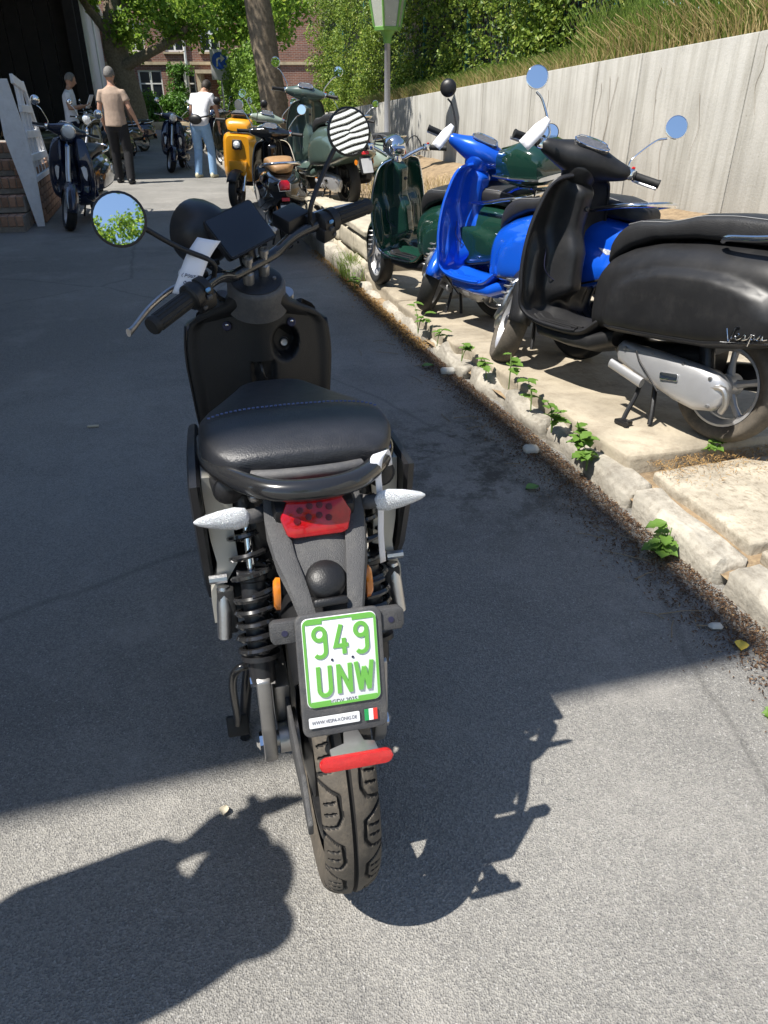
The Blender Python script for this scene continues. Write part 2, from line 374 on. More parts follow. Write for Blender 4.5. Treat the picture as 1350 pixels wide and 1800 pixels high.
for s0, t0, l, dep in ((4.68, .06, .75, .42), (5.45, .07, .8, .4), (6.27, .06, .7, .4)):
    mb = rough_box(l-.02, dep, .06, 190+k, .012, 3, .01); k += 1
    o = obj('cap_stone', mb, STONE, ed, 60); o.location = S(s0+l/2, t0+dep/2, .345+.02)-S(4.9, .2, 0); o.rotation_euler = (.02, -.02, STREET+math.pi/2)
LOWC = pm('pale_concrete', (.50, .48, .43), .85, var=.2, scale=4, bump=.6, bscale=60, dust=.4)
le = tag(empty('bed_kerb', S(2, 2.35, 0)), 'low pale concrete kerb holding dry soil below the retaining wall', 'kerb wall')
for i in range(6):
    o = obj('concrete_block', rough_box(1.13, .14, .42, 210+i, .006, 3, .012), LOWC, le, 60); o.location = S(-1.9+i*1.15+.6, 2.42, .22)-S(2, 2.35, 0); o.rotation_euler = (0, 0, STREET+math.pi/2)

def wall_mat():
    m = bpy.data.materials.new('cast_concrete'); m.use_nodes = True; N = m.node_tree.nodes; L = m.node_tree.links; b = N['Principled BSDF']
    tc = N.new('ShaderNodeTexCoord'); co = tc.outputs['Object']
    mp = N.new('ShaderNodeMapping'); mp.inputs['Scale'].default_value = (1, 1, .07); L.new(co, mp.inputs[0])
    def noise(v, sc, det=6, ro=.6):
        n = N.new('ShaderNodeTexNoise'); n.inputs['Scale'].default_value = sc; n.inputs['Detail'].default_value = det; n.inputs['Roughness'].default_value = ro; L.new(v, n.inputs['Vector']); return n.outputs[0]
    def ramp(i, p0, c0, p1, c1):
        r = N.new('ShaderNodeValToRGB'); r.color_ramp.elements[0].position = p0; r.color_ramp.elements[0].color = (*c0, 1); r.color_ramp.elements[1].position = p1; r.color_ramp.elements[1].color = (*c1, 1); L.new(i, r.inputs[0]); return r.outputs[0]
    def mul(a, c, f):
        x = N.new('ShaderNodeMix'); x.data_type = 'RGBA'; x.blend_type = 'MULTIPLY'; x.inputs[0].default_value = f; L.new(a, x.inputs[6]); L.new(c, x.inputs[7]); return x.outputs[2]
    c = ramp(noise(co, 2.2, 7), .3, (.37, .362, .335), .7, (.45, .44, .405))
    c = mul(c, ramp(noise(mp.outputs[0], 6, 8, .7), .38, (.70, .69, .66), .56, (1, 1, 1)), .8)
    c = mul(c, ramp(noise(mp.outputs[0], 23, 4), .33, (.8, .8, .78), .45, (1, 1, 1)), .7)
    c = mul(c, ramp(noise(co, 34, 3), .28, (.55, .54, .5), .36, (1, 1, 1)), .6)
    wv = N.new('ShaderNodeTexWave'); wv.wave_type = 'BANDS'; wv.bands_direction = 'X'; wv.inputs['Scale'].default_value = .9; wv.inputs['Distortion'].default_value = 1.2; wv.inputs['Detail'].default_value = 3; wv.inputs['Detail Scale'].default_value = .6
    L.new(mp.outputs[0], wv.inputs['Vector']); c = mul(c, ramp(wv.outputs[0], .0, (.72, .7, .66), .06, (1, 1, 1)), .25)
    L.new(c, b.inputs['Base Color']); b.inputs['Roughness'].default_value = .85
    bp = N.new('ShaderNodeBump'); bp.inputs['Strength'].default_value = .5; bp.inputs['Distance'].default_value = .006; L.new(noise(co, 45, 6), bp.inputs['Height']); L.new(bp.outputs[0], b.inputs['Normal'])
    return m
WALL = wall_mat()
def ztop(s): return 1.75-.0465*(s-4.1)
rw = tag(empty('retaining_wall', S(4, 3.1, 0)), 'pale cast concrete retaining wall with vertical joints below the grass bank', 'wall')
js = [-1.8, -.3, 1.2, 2.7, 4.2, 5.7, 6.46, 7.95, 9.45, 10.95, 12.45, 13.95, 15.45, 16.95, 18.45, 19.95, 21.45, 22.95, 24.45, 25.95]
Tw = Matrix.Rotation(STREET+math.pi/2, 4, 'Z')
for a, b_ in zip(js[:-1], js[1:]):
    l = (b_-a)-.014; z0 = ztop(a)-.0; z1 = ztop(b_)
    mb = MB(); mb.prism([(-l/2, 0), (l/2, 0), (l/2, z1), (-l/2, z0)], (0, 0, 0), (1, 0, 0), (0, 0, 1), (0, -.26, 0), .012, 2)
    o = obj('concrete_panel', mb, WALL, rw, 40); o.location = S((a+b_)/2, 3.0+random.uniform(-.004, .004), 0)-S(4, 3.1, 0); o.rotation_euler = (0, 0, STREET+math.pi/2)
    # hairline cracks standing as thin dark twig-like veins of old creeper
VINE = pm('dead_vine', (.27, .23, .18), .9, var=.3)
for s0, zz, ln in ((5.15, 1.0, .9), (5.35, 1.55, .7), (6.05, 1.5, .8), (6.2, 1.5, .95), (4.75, 1.35, .5), (7.5, 1.4, .6), (4.05, 1.7, .5), (6.35, 1.45, .7)):
    P = []; a = 0; x = s0
    for i in range(9): P.append(S(x, 2.993, zz-ln*i/8)); x += random.uniform(-.03, .03)
    mb = MB(); mb.tube(P, [.002, .001], 5, 2)
    if random.random() < .6: q = P[3]; mb.tube([q, q+Vector((.06, -.0, .09)), q+Vector((.12, .03, .21))], .0015, 5)
    for v in range(len(mb.v)): mb.v[v] = tuple(Vector(mb.v[v])-S(4, 3.1, 0))
    obj('dead_vine', mb, VINE, rw)
BANK = pm('bank_soil', (.16, .14, .07), .95, var=.4, scale=6, bump=1, bscale=30)
mb = MB(); mb.grid(lambda s, t: S(s, t, ztop(s)-.06+.22*(t-3.24)+.05*mnoise.noise(Vector((s*2, t*2, 8)))), np.linspace(-2, 27, 90), np.linspace(3.23, 7, 14))
tag(obj('bank', mb, BANK, ang=180), kind='structure')

# ---------------------------------------------------------------- foliage helpers
def leaf_quads(P, size, nrm=None, spread=1.0, aspect=.62, up=0.0):
    n = len(P); d = rng.normal(size=(n, 3))
    if nrm is not None: d = np.asarray(nrm)+d*spread
    d /= np.linalg.norm(d, axis=1)[:, None]+1e-9
    a = rng.normal(size=(n, 3)); a[:, 2] -= up; a -= d*(a*d).sum(1)[:, None]; a /= np.linalg.norm(a, axis=1)[:, None]+1e-9
    b = np.cross(d, a); sz = (size*rng.uniform(.6, 1.3, n))[:, None]
    bend = d*sz*.18
    v = np.stack([P-a*sz*.5, P+b*sz*.5*aspect+bend, P+a*sz*.55, P-b*sz*.5*aspect+bend], 1).reshape(-1, 3)
    return v, np.arange(4*n).reshape(-1, 4)
def blades(P, h, w, lean=.35, bias=(0, 0)):
    n = len(P); an = rng.uniform(0, 2*np.pi, n); hh = h*rng.uniform(.45, 1.25, n); ln = lean*rng.uniform(.1, 1.4, n)*hh
    dx = np.cos(an)*ln+bias[0]*hh; dy = np.sin(an)*ln+bias[1]*hh; pa = rng.uniform(0, 2*np.pi, n)
    px, py = np.cos(pa)*w/2, np.sin(pa)*w/2; z = np.zeros(n)
    b0 = P+np.stack([px, py, z], 1); b1 = P-np.stack([px, py, z], 1)
    m0 = P+np.stack([dx*.35+px*.8, dy*.35+py*.8, hh*.6], 1); m1 = P+np.stack([dx*.35-px*.8, dy*.35-py*.8, hh*.6], 1)
    t0 = P+np.stack([dx+px*.15, dy+py*.15, hh*.98], 1); t1 = P+np.stack([dx-px*.15, dy-py*.15, hh], 1)
    v = np.stack([b0, b1, m1, m0, t1, t0], 1).reshape(-1, 3); k = np.arange(n)*6
    f = np.concatenate([np.stack([k, k+1, k+2, k+3], 1), np.stack([k+3, k+2, k+4, k+5], 1)])
    return v, f
def clumps(centers, radii, n, shell=.5):
    """points in the shells of many blobs"""
    idx = rng.choice(len(centers), n, p=np.asarray(radii)**2/np.sum(np.asarray(radii)**2)); d = rng.normal(size=(n, 3)); d /= np.linalg.norm(d, axis=1)[:, None]
    r = np.asarray(radii)[idx]*rng.uniform(shell, 1.08, n); return np.asarray(centers)[idx]+d*r[:, None], d
def SA(s, t, z): return np.stack([K0.x+s*DD.x+t*NN.x, K0.y+s*DD.y+t*NN.y, z], 1)
# grass on the bank behind the wall
GRN = leafmat('grass_green', (.10, .17, .025), (.26, .36, .07), (.45, .40, .15), .4); DRY = leafmat('grass_dry', (.30, .22, .09), (.52, .42, .2), None, .3)
n = 24000; s_ = rng.uniform(-1.5, 17, n); t_ = 3.2+rng.gamma(2, .22, n); z_ = np.array([ztop(a) for a in s_])-.05+.22*(t_-3.24)
v, f = blades(SA(s_, t_, z_), np.where(s_ < 7.5, .50, .24), .011, .35, (-.12, -.06)); tag(fast('grass', v, f, GRN), 'tall green grass growing on the bank above the concrete wall', 'grass', kind='stuff')
n = 10000; s_ = rng.uniform(-1.5, 17, n); t_ = 3.16+rng.gamma(1.6, .16, n); z_ = np.array([ztop(a) for a in s_])-.05+.22*(t_-3.24)
v, f = blades(SA(s_, t_, z_), np.where(s_ < 7, .34, .2), .007, .7, (-.2, -.08)); tag(fast('dry_grass', v, f, DRY), 'straw coloured dry grass fringe along the top of the wall', 'dry grass', kind='stuff')
n = 1500; s_ = rng.uniform(4.9, 8.5, n); t_ = rng.uniform(.45, 2.95, n)
v, f = blades(SA(s_, t_, np.full(n, .36)), .12, .007, .8); tag(fast('bed_weeds', v, f, DRY), 'sparse dry weeds on the soil of the planting bed', 'weeds', kind='stuff')

# ---------------------------------------------------------------- wire fence on the bank, grown over with ivy
TEAL = pm('teal_paint', (.05, .16, .15), .45, .3, var=.2); fz = lambda s: ztop(s)+.15
fe = tag(empty('wire_fence', S(8, 4.1, 1.3)), 'teal wire mesh fence standing on the bank behind the wall', 'fence')
for s in np.arange(-1.5, 26, 2.4):
    mb = MB(); mb.box((0, 0, 1.0), (.06, .06, 2.6), None, .006); o = obj('post', mb, TEAL, fe); o.location = S(s, 4.1, fz(s))-S(8, 4.1, 1.3); o.rotation_euler = (0, 0, STREET)
for h in np.arange(.05, 2.4, .2):
    mb = MB(); mb.tube([S(-1.5, 4.1, fz(-1.5)+h)-S(8, 4.1, 1.3), S(25.5, 4.1, fz(25.5)+h)-S(8, 4.1, 1.3)], .004, 5); obj('wire', mb, TEAL, fe)
mb = MB()
for s in np.arange(-1.5, 25.5, .12): mb.tube([S(s, 4.105, fz(s))-S(8, 4.1, 1.3), S(s, 4.105, fz(s)+2.3)-S(8, 4.1, 1.3)], .0025, 4)
tag(obj('wire_mesh', mb, TEAL, fe), kind='stuff')
IVY = leafmat('ivy_leaf', (.07, .14, .022), (.30, .40, .06), (.5, .5, .13), .4)
cs = []; rs = []
for i in range(640):
    s = random.uniform(6.6, 25.5); hgt = random.uniform(-.1, 3.2)
    if s < 8.5 and random.random() < .55: continue
    cs.append(tuple(S(s, 3.95+random.uniform(-.12, .25)-.12*math.sin(s*2.1), ztop(s)+hgt))); rs.append(random.uniform(.14, .34))
for i in range(26):
    s = random.uniform(2, 7); cs.append(tuple(S(s, 4.1, ztop(s)+random.uniform(.2, 1.6)))); rs.append(random.uniform(.08, .16))
P, d = clumps(cs, rs, 60000, .7); v, f = leaf_quads(P, .062, d, .7, .8, .4)
tag(fast('ivy', v, f, IVY), 'dense green ivy covering the wire fence on the bank', 'ivy', kind='stuff')
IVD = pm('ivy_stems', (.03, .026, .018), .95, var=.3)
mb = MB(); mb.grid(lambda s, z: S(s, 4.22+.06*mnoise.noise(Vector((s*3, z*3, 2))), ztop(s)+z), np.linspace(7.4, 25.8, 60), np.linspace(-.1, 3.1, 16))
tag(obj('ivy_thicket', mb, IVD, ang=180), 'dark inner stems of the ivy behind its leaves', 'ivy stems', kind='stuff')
# ================================================================ wheels
def tread_tyre(mb, c, R, w, dense=True):
    """tyre about the y axis through c, with cut tread grooves"""
    nu, nv = (900, 110) if dense else (72, 20); prof = w*.5
    us = np.linspace(-1, 1, nv); circ = 2*math.pi*R
    th = np.linspace(0, 2*math.pi, nu, endpoint=False)
    ua = us*1.36*prof                                            # arc length across the crown
    # crown profile: rounded tread, then sidewall down to the bead
    y = np.where(np.abs(us) < .72, prof*np.sin(np.clip(us/.72, -1, 1)*1.30)/math.sin(1.30), np.sign(us)*prof*(1-.28*((np.abs(us)-.72)/.28)**2))
    r = np.where(np.abs(us) < .72, R-prof*.72*(1-np.cos(us/.72*1.30))/(1-math.cos(1.3))*.62, R-prof*.45-(np.abs(us)-.72)/.28*(R*.17))
    Y, T = np.meshgrid(y, th); Rr = np.meshgrid(r, th)[0].copy(); U = np.meshgrid(us, th)[0]
    if dense:
        d = np.full(Rr.shape, 9.0); per = circ/19
        lat = np.abs(Y); L = T*R
        d = np.minimum(d, np.abs(Y)/.0022)
        pts = [(-.012, .047), (.006, .030), (.014, .0185), (.050, .0165), (.066, .024), (.073, .047)]
        for sgn, ph in ((1, 0), (-1, .45)):
            q = ((L/per+ph) % 1)*per
            for k in (-1, 0, 1):
                qq = q+k*per
                for (a0, b0), (a1, b1) in zip(pts[:-1], pts[1:]):
                    vx, vy = a1-a0, b1-b0; tt = np.clip(((qq-a0)*vx+(lat-b0)*vy)/(vx*vx+vy*vy), 0, 1)
                    dd = np.hypot(qq-a0-tt*vx, lat-b0-tt*vy); d = np.where(Y*sgn > 0, np.minimum(d, dd/.0022), d)
                for a0 in (.026, .045):
                    dd = np.hypot(qq-a0-(lat-.03)*.25, np.maximum(0, np.abs(lat-.0325)-.007)); d = np.where(Y*sgn > 0, np.minimum(d, dd/.0018), d)
        Rr -= np.where((np.abs(U) < .74), .0055*np.clip(1.5-d, 0, .8)/.8, 0)
    gm = (d < 1.15) & (np.abs(U) < .74) if dense else None
    X = c[0]+Rr*np.cos(T); Z = c[2]+Rr*np.sin(T); Yw = c[1]+Y
    vs = np.stack([X, Yw, Z], -1).reshape(-1, 3); fs = []
    for i in range(nu):
        i2 = (i+1) % nu
        for j in range(nv-1): fs.append((i*nv+j, i*nv+j+1, i2*nv+j+1, i2*nv+j))
    mb.add([tuple(p) for p in vs], fs)
    if dense: g = gm.astype(int); s4 = g+np.roll(g, -1, 0); s4 = s4[:, :-1]+s4[:, 1:]; return (s4 >= 2).astype(np.int32).ravel()
def wheel(parent, c, R, w, rimR, rimmat, spokes=5, dense=False, tyre=None, hub=.035, hubw=None, name='wheel'):
    c = Vector(c); hubw = hubw or w*.55
    mb = MB(); mb.lathe([(0, -hubw), (hub*.5, -hubw), (hub, -hubw*.8), (hub, hubw*.8), (hub*.5, hubw), (0, hubw)], c, (0, 1, 0), 20)
    for k in range(spokes):
        a = 2*math.pi*k/spokes+.3; d = Vector((math.cos(a), 0, math.sin(a)))
        mb.tube([c+d*hub*.7, c+d*(rimR*.6)+Vector((0, .006, 0)), c+d*(rimR*.97)], [.019, .013, .016], 8, 0, flat=.8)
    wh = obj(name, mb, rimmat, parent, 35)
    mb = MB(); h = w*.36
    mb.lathe([(rimR*.99, -h), (rimR*1.05, -h), (rimR*1.05, -h*.8), (rimR*.95, -h*.65), (rimR*.9, -h*.2), (rimR*.9, h*.2), (rimR*.95, h*.65), (rimR*1.05, h*.8), (rimR*1.05, h), (rimR*.99, h), (rimR*.87, h*.3), (rimR*.87, -h*.3)], c, (0, 1, 0), 40, True)
    obj('rim', mb, rimmat, wh, 35)
    mb = MB(); gmask = tread_tyre(mb, c, R, w, dense); ty = obj('tyre', mb, tyre or RUB, wh, 50 if dense else 180)
    if gmask is not None: ty.data.materials.append(GROOVE); ty.data.polygons.foreach_set('material_index', gmask)
    return wh
def mirror(parent, c, face, r, stem, sr=.005, back=None, tilt=None, steps=28):
    """round mirror: face = outward normal of the glass"""
    face = Vector(face).normalized(); c = Vector(c)
    mb = MB(); mb.lathe([(r*.3, -.024), (r*.75, -.018), (r, -.006), (r*1.03, .002), (r*.95, .004)], c, face, steps); mb.tube(stem, sr, 8, 5)
    o = obj('mirror', mb, back or BLK, parent, 50)
    mb = MB(); mb.lathe([(r*.93, .0042), (r*.93, .0046), (0.0, .00475)], c, face, steps); obj('mirror_glass', mb, MIRR, o, 30)
    return o

# ================================================================ the near electric scooter
BAR = pm('bar_black', (.016, .016, .017), .22, .0, var=.1, coat=.6)
SEATL = pm('seat_leather', (.020, .021, .025), .42, var=.18, scale=30, bump=.22, bscale=420, spec=.6)
BEIGE = pm('beige_paint', (.50, .475, .41), .4, var=.04, dust=.15)
DARKM = pm('dark_metal', (.03, .03, .032), .4, .6, var=.2, dust=.15)
FEND = pm('fender_grey', (.058, .058, .06), .52, var=.15, bump=.5, bscale=700, dust=.3, dcol=(.2, .19, .17))
SHLD = pm('shield_black', (.010, .010, .0105), .5, var=.2, bump=.3, bscale=520)
PLW = pm('plate_white', (.74, .75, .76), .3, var=.03); PLG = pm('plate_green', (.14, .40, .07), .4, var=.05)
E = empty('electric_scooter', (-.111, .968, 0), (0, 0, R_(104.23)))
tag(E, 'black electric scooter with green lettered number plate standing on the asphalt', 'scooter')
ER = .278
ww = wheel(E, (0, 0, ER), ER, .091, .178, DARKM, 0, True, TYRE, .115, .046)          # hub motor
mb = MB(); mb.lathe([(.05, .05), (.05, .062), (.028, .066), (.028, .085)], (0, 0, ER), (0, 1, 0), 24); mb.lathe([(.014, .06), (.014, .118), (.010, .122), (0, .123)], (0, 0, ER), (0, 1, 0), 14); obj('axle', mb, STEEL, ww)
wheel(E, (1.2, 0, ER), ER, .088, .178, DARKM, 6, False, RUB, .04)
# swing arm ends with slotted axle blocks
for sg in (1, -1):
    mb = MB(); y = .103*sg
    mb.prism([(-.026, .44), (.018, .45), (.03, .38), (.024, .315), (.03, .265), (-.006, .225), (-.022, .255), (-.03, .33)], (0, y-.012, 0), (1, 0, 0), (0, 0, 1), (0, .024, 0), .004)
    mb.prism([(0, .40), (.30, .40), (.44, .36), (.44, .31), (.28, .30), (.02, .28)], (0, y-.03*sg-.016, 0), (1, 0, 0), (0, 0, 1), (0, .03, 0), .006)
    o = obj('swing_arm', mb, STEEL, E); mb = MB()
    mb.lathe([(.017, -.006), (.017, .004), (.009, .01)], (0, y+.014*sg, ER), (0, sg, 0), 6); obj('axle_nut', mb, CHR, o)
    mb = MB(); mb.lathe([(.011, -.02), (.011, .022)], (.0, y, .425), (0, 1, 0), 6); obj('bolt', mb, CHR, o)
    # shock absorber
    top, bot = Vector((.125, .098*sg, .735)), Vector((.0, .102*sg, .43)); ax = (bot-top).normalized(); ln = (bot-top).length
    mb = MB(); mb.lathe([(.012, 0), (.022, .01), (.022, .03), (.009, .035)], top, ax, 16); mb.lathe([(.026, ln*.42), (.026, ln*.47), (.021, ln*.48), (.021, ln*.86), (.034, ln*.865), (.034, ln*.89), (.024, ln*.9), (.022, ln*1.02), (.0, ln*1.03)], top, ax, 18)
    sh = obj('shock_absorber', mb, SAT, E); mb = MB(); mb.lathe([(.0075, .03), (.0075, ln*.45)], top, ax, 14); obj('piston_rod', mb, CHR, sh)
    mb = MB(); mb.spring(top+ax*.035, top+ax*ln*.55, .031, 4.2, .0052, r2=.032); mb.spring(top+ax*ln*.55, top+ax*ln*.86, .032, 4.6, .0056, r2=.033); obj('coil_spring', mb, BAR, sh)
    # footpeg carrier: bent beige strip and a folded alloy peg
    mb = MB(); pts = [(.10, .140, .775), (.10, .140, .74), (.10, .141, .66), (.10, .137, .61), (.10, .150, .575), (.10, .165, .555), (.10, .168, .53), (.10, .168, .485)]
    wd = [.045, .046, .04, .036, .02, .012, .010, .010]; rings = []
    for (x, yy, z), w_ in zip(pts, wd): rings.append([Vector((x, sg*(yy-w_/2), z)), Vector((x, sg*(yy+w_/2), z)), Vector((x+.05, sg*(yy+w_/2), z+.0)), Vector((x+.05, sg*(yy-w_/2), z))])
    mb.loft(rings); obj('peg_carrier', mb, BEIGE, E, 30)
    mb = MB(); mb.tube([(.08, .150*sg, .575), (.07, .152*sg, .54), (.055, .158*sg, .485)], [.010, .0135, .0125], 12, 3); mb.lathe([(.008, 0), (.008, .03)], (.09, .142*sg, .585), (0, sg, 0), 8); pg = obj('footpeg', mb, ALU, E)
    mb = MB(); mb.box((.075, .147*sg, .53), (.03, .03, .085), Matrix.Rotation(.16, 3, 'Y'), .006); obj('peg_rubber', mb, RUB, pg)
    # cylinder cover under the seat rail and bolt
    mb = MB(); mb.tube([(.055, .122*sg, .772), (.30, .142*sg, .752)], .0245, 18); mb.lathe([(.0235, 0), (.016, .007), (0, .009)], (.056, .122*sg, .772), (-.25, 0, .02), 18); obj('side_tube', mb, SAT, E)
    mb = MB(); mb.ell((.06, .083*sg, .752), (.011, .011, .010)); obj('bolt', mb, STEEL, E)
    # indicator on its stalk
    mb = MB(); mb.tube([(.03, .062*sg, .745), (.0, .085*sg, .752), (-.008, .112*sg, .756)], [.013, .012, .011], 10, 3); stl = obj('indicator_stalk', mb, GRYP, E)
    mb = MB(); rings = []
    for a, h, dpt in ((.096, .006, .004), (.102, .0165, .009), (.118, .0195, .011), (.142, .0155, .010), (.160, .0105, .008), (.172, .0062, .006), (.178, .002, .003)):
        rings.append([Vector((-.012+dpt*math.cos(q)*.8, sg*a, .757+(a-.1)*.02+h*math.sin(q))) for q in np.linspace(0, 2*math.pi, 12, endpoint=False)])
    mb.loft(rings); obj('indicator_lens', mb, CLR, stl, 50)
# plate carrier: two moulded arms, web and lamp
mb = MB()
for sg in (1, -1):
    P = [(-.005, .060*sg, .768), (-.03, .060*sg, .745), (-.075, .053*sg, .710), (-.115, .043*sg, .690), (-.15, .034*sg, .660), (-.168, .031*sg, .640)]
    rings = []
    for (x, y, z), w_, h in zip(P, (.014, .016, .015, .013, .011, .011), (.04, .036, .026, .022, .018, .015)):
        rings.append([Vector((x+.6*h*a, y+w_*b, z+.8*h*a)) for a, b in ((-.5, -1), (-.5, 1), (.3, 1), (.5, .7), (.5, -.7), (.3, -1))])
    mb.loft(rings)
carr = obj('plate_carrier', mb, FEND, E, 30)
mb = MB(); mb.grid(lambda u, v: (lerp(-.02, -.105, u), lerp(-.05, .05, v), lerp(.742, .688, u)+.010*math.sin(v*math.pi)-.006*u), np.linspace(0, 1, 8), np.linspace(0, 1, 9)); obj('carrier_web', mb, FEND, carr, 60, solid=.006, off=-1)
mb = MB(); mb.lathe([(.030, -.012), (.030, .004), (.026, .010), (.012, .015), (0, .016)], (-.105, 0, .690), (-.55, 0, .83), 22); mb.box((-.135, 0, .672), (.03, .05, .012), Matrix.Rotation(.6, 3, 'Y'), .004); obj('plate_lamp', mb, BLK, carr)
for sg in (1, -1):
    mb = MB(); mb.lathe([(.0, -.006), (.0155, -.004), (.0155, .002), (.012, .006)], (-.075, .070*sg, .655), (0, sg, .1), 18)
    am = MB()
    for v in mb.v: am.v.append((-.075+(v[0]+.075)*.75, v[1], .655+(v[2]-.655)*1.9))
    am.f = mb.f; obj('side_reflector', am, AMB, carr)
# number plate frame, plate, lettering, dealer strip
pu = Vector((0, -1, -.03)).normalized(); pw = Vector((.36, 0, .935)).normalized(); pw = (pw-pu*pw.dot(pu)).normalized(); pn = pu.cross(pw).normalized()
if pn.x > 0: pn = -pn
po = Vector((-.196, -.004, .588))
def rrect(w, h, r, n=5):
    out = []
    for cx, cy, a0 in ((w/2-r, h/2-r, 0), (-w/2+r, h/2-r, 90), (-w/2+r, -h/2+r, 180), (w/2-r, -h/2+r, 270)):
        for i in range(n+1): a = R_(a0+90*i/n); out.append((cx+r*math.cos(a), cy+r*math.sin(a)))
    return out
mb = MB(); mb.prism(rrect(.125, .182, .012), po-pn*.002, pu, pw, -pn*.010, .002); fr = obj('plate_frame', mb, GRYP, E, 40)
for sg in (1, -1):
    mb = MB(); q = po+pu*(.077*sg)+pw*.068; mb.prism([(-.024, -.016), (.015, -.016), (.02, -.009), (.02, .012), (.014, .017), (-.024, .017)] if sg > 0 else [(.024, -.016), (-.015, -.016), (-.02, -.009), (-.02, .012), (-.014, .017), (.024, .017)], q-pn*.006, pu, pw, -pn*.018, .002); ea = obj('frame_lug', mb, FEND, fr)
    mb = MB(); mb.lathe([(.0045, 0), (.0045, .001)], q-pn*.0058, pn, 12); obj('lug_hole', mb, INK, ea)
pc = po+pw*.020
mb = MB(); mb.prism(rrect(.1075, .132, .009), pc, pu, pw, -pn*.003, .0006); pl = obj('number_plate', mb, PLW, E, 40); pl['label'] = 'white number plate with green characters 949 UNW'
mb = MB(); mb.ribbon(rrect(.1025, .127, .008)+[rrect(.1025, .127, .008)[0]], .0038, pc, pu, pw, pn, .0008)
mb.ribbon([(-.048, .060), (-.025, .060)], .006, pc, pu, pw, pn, .0009); mb.ribbon([(.018, .060), (.048, .060)], .006, pc, pu, pw, pn, .0009)
mb.ribbon([(-.048, -.060), (-.02, -.060)], .006, pc, pu, pw, pn, .0009); mb.ribbon([(.02, -.060), (.048, -.060)], .006, pc, pu, pw, pn, .0009); obj('plate_border', mb, PLG, pl, 30)
def arc(cx, cy, rx, ry, a0, a1, n=12): return [(cx+rx*math.cos(R_(a0+(a1-a0)*i/n)), cy+ry*math.sin(R_(a0+(a1-a0)*i/n))) for i in range(n+1)]
nine = [arc(0, .011, .0085, .0095, -35, 180, 16)+[(-.0085, .009)]+arc(0, .006, .0085, .0085, 180, 360, 12), [(.0085, .011), (.0085, -.012)]+arc(0, -.0125, .0085, .008, 0, -150, 10)]
nine = [arc(0, .0115, .0083, .0085, 0, 360, 22), [(.0083, .0115), (.0083, -.012)]+arc(0, -.0125, .0083, .0078, 0, -145, 10)]
four = [[(.001, .0205), (-.0085, -.0085), (.0105, -.0085)], [(.0042, .0015), (.0042, -.0205)]]
Uu = [[(-.0085, .0205), (-.0085, -.011)]+arc(0, -.0115, .0085, .009, 180, 360, 12)+[(.0085, .0205)]]
Nn = [[(-.0085, -.0205), (-.0085, .0205)], [(-.0085, .0195), (.0085, -.0195)], [(.0085, -.0205), (.0085, .0205)]]
Ww = [[(-.0118, .0205), (-.0062, -.0195)], [(-.0062, -.0195), (0, .0125)], [(0, .0125), (.0062, -.0195)], [(.0062, -.0195), (.0118, .0205)]]
mb = MB(); _k = 0
for g, x, y in ((nine, -.030, .030), (four, .0005, .031), (nine, .030, .030), (Uu, -.027, -.027), (Nn, .002, -.027), (Ww, .031, -.027)):
    for st in g: _k += 1; mb.ribbon([(a*.98+x, b*1.06+y) for a, b in st], .0060, pc, pu, pw, pn, .0011+.00012*_k)
obj('plate_lettering', mb, PLG, pl, 30)
for x in (-.014, .016): mb = MB(); mb.lathe([(.0019, 0), (.0019, .0012)], pc+pu*x+pw*.0025, pn, 10); obj('plate_screw', mb, INK, pl)
obj('plate_small_print', text_mesh('GDV 2025', .0085, pc-pw*.0605, pu, pw, pn, 1.0), INK, pl, 0)
mb = MB(); sc_ = po-pw*.068; mb.prism(rrect(.074, .0155, .002), sc_-pu*.017, pu, pw, pn*.001, 0); stp = obj('dealer_strip', mb, PLW, fr, 30)
obj('dealer_text', text_mesh('WWW.VESPA-KÖNIG.DE', .0078, sc_-pu*.017+pn*.001, pu, pw, pn, .76), INK, stp, 0)
for i, (nm, cl) in enumerate((('flag_green', (.02, .28, .08)), ('flag_white', (.8, .8, .8)), ('flag_red', (.6, .04, .03)))):
    mb = MB(); mb.prism([(-.0032, -.0085), (.0032, -.0085), (.0032, .0085), (-.0032, .0085)], sc_+pu*(.0305+.0064*i), pu, pw, pn*.001, 0); obj('flag_stripe', mb, pm(nm, cl, .4, var=.02), stp, 30)
# red reflector under the plate on its bracket
rc = Vector((-.280, -.004, .503))
bw_ = Vector((.9, 0, -.12)).normalized(); mb = MB(); mb.prism([(-.034, -.002), (.034, -.002), (.032, .022), (.018, .026), (.014, .05), (-.008, .05), (-.012, .026), (-.034, .018)], rc+Vector((.004, 0, .008)), pu, bw_, Vector((0, 0, -.006)), .0015); br = obj('reflector_bracket', mb, STEEL, E)
mb = MB(); mb.prism(rrect(.104, .021, .0105, 8), rc-pn*.004, pu, pw, pn*.009, .0025); obj('rear_reflector', mb, REDR, br, 40)
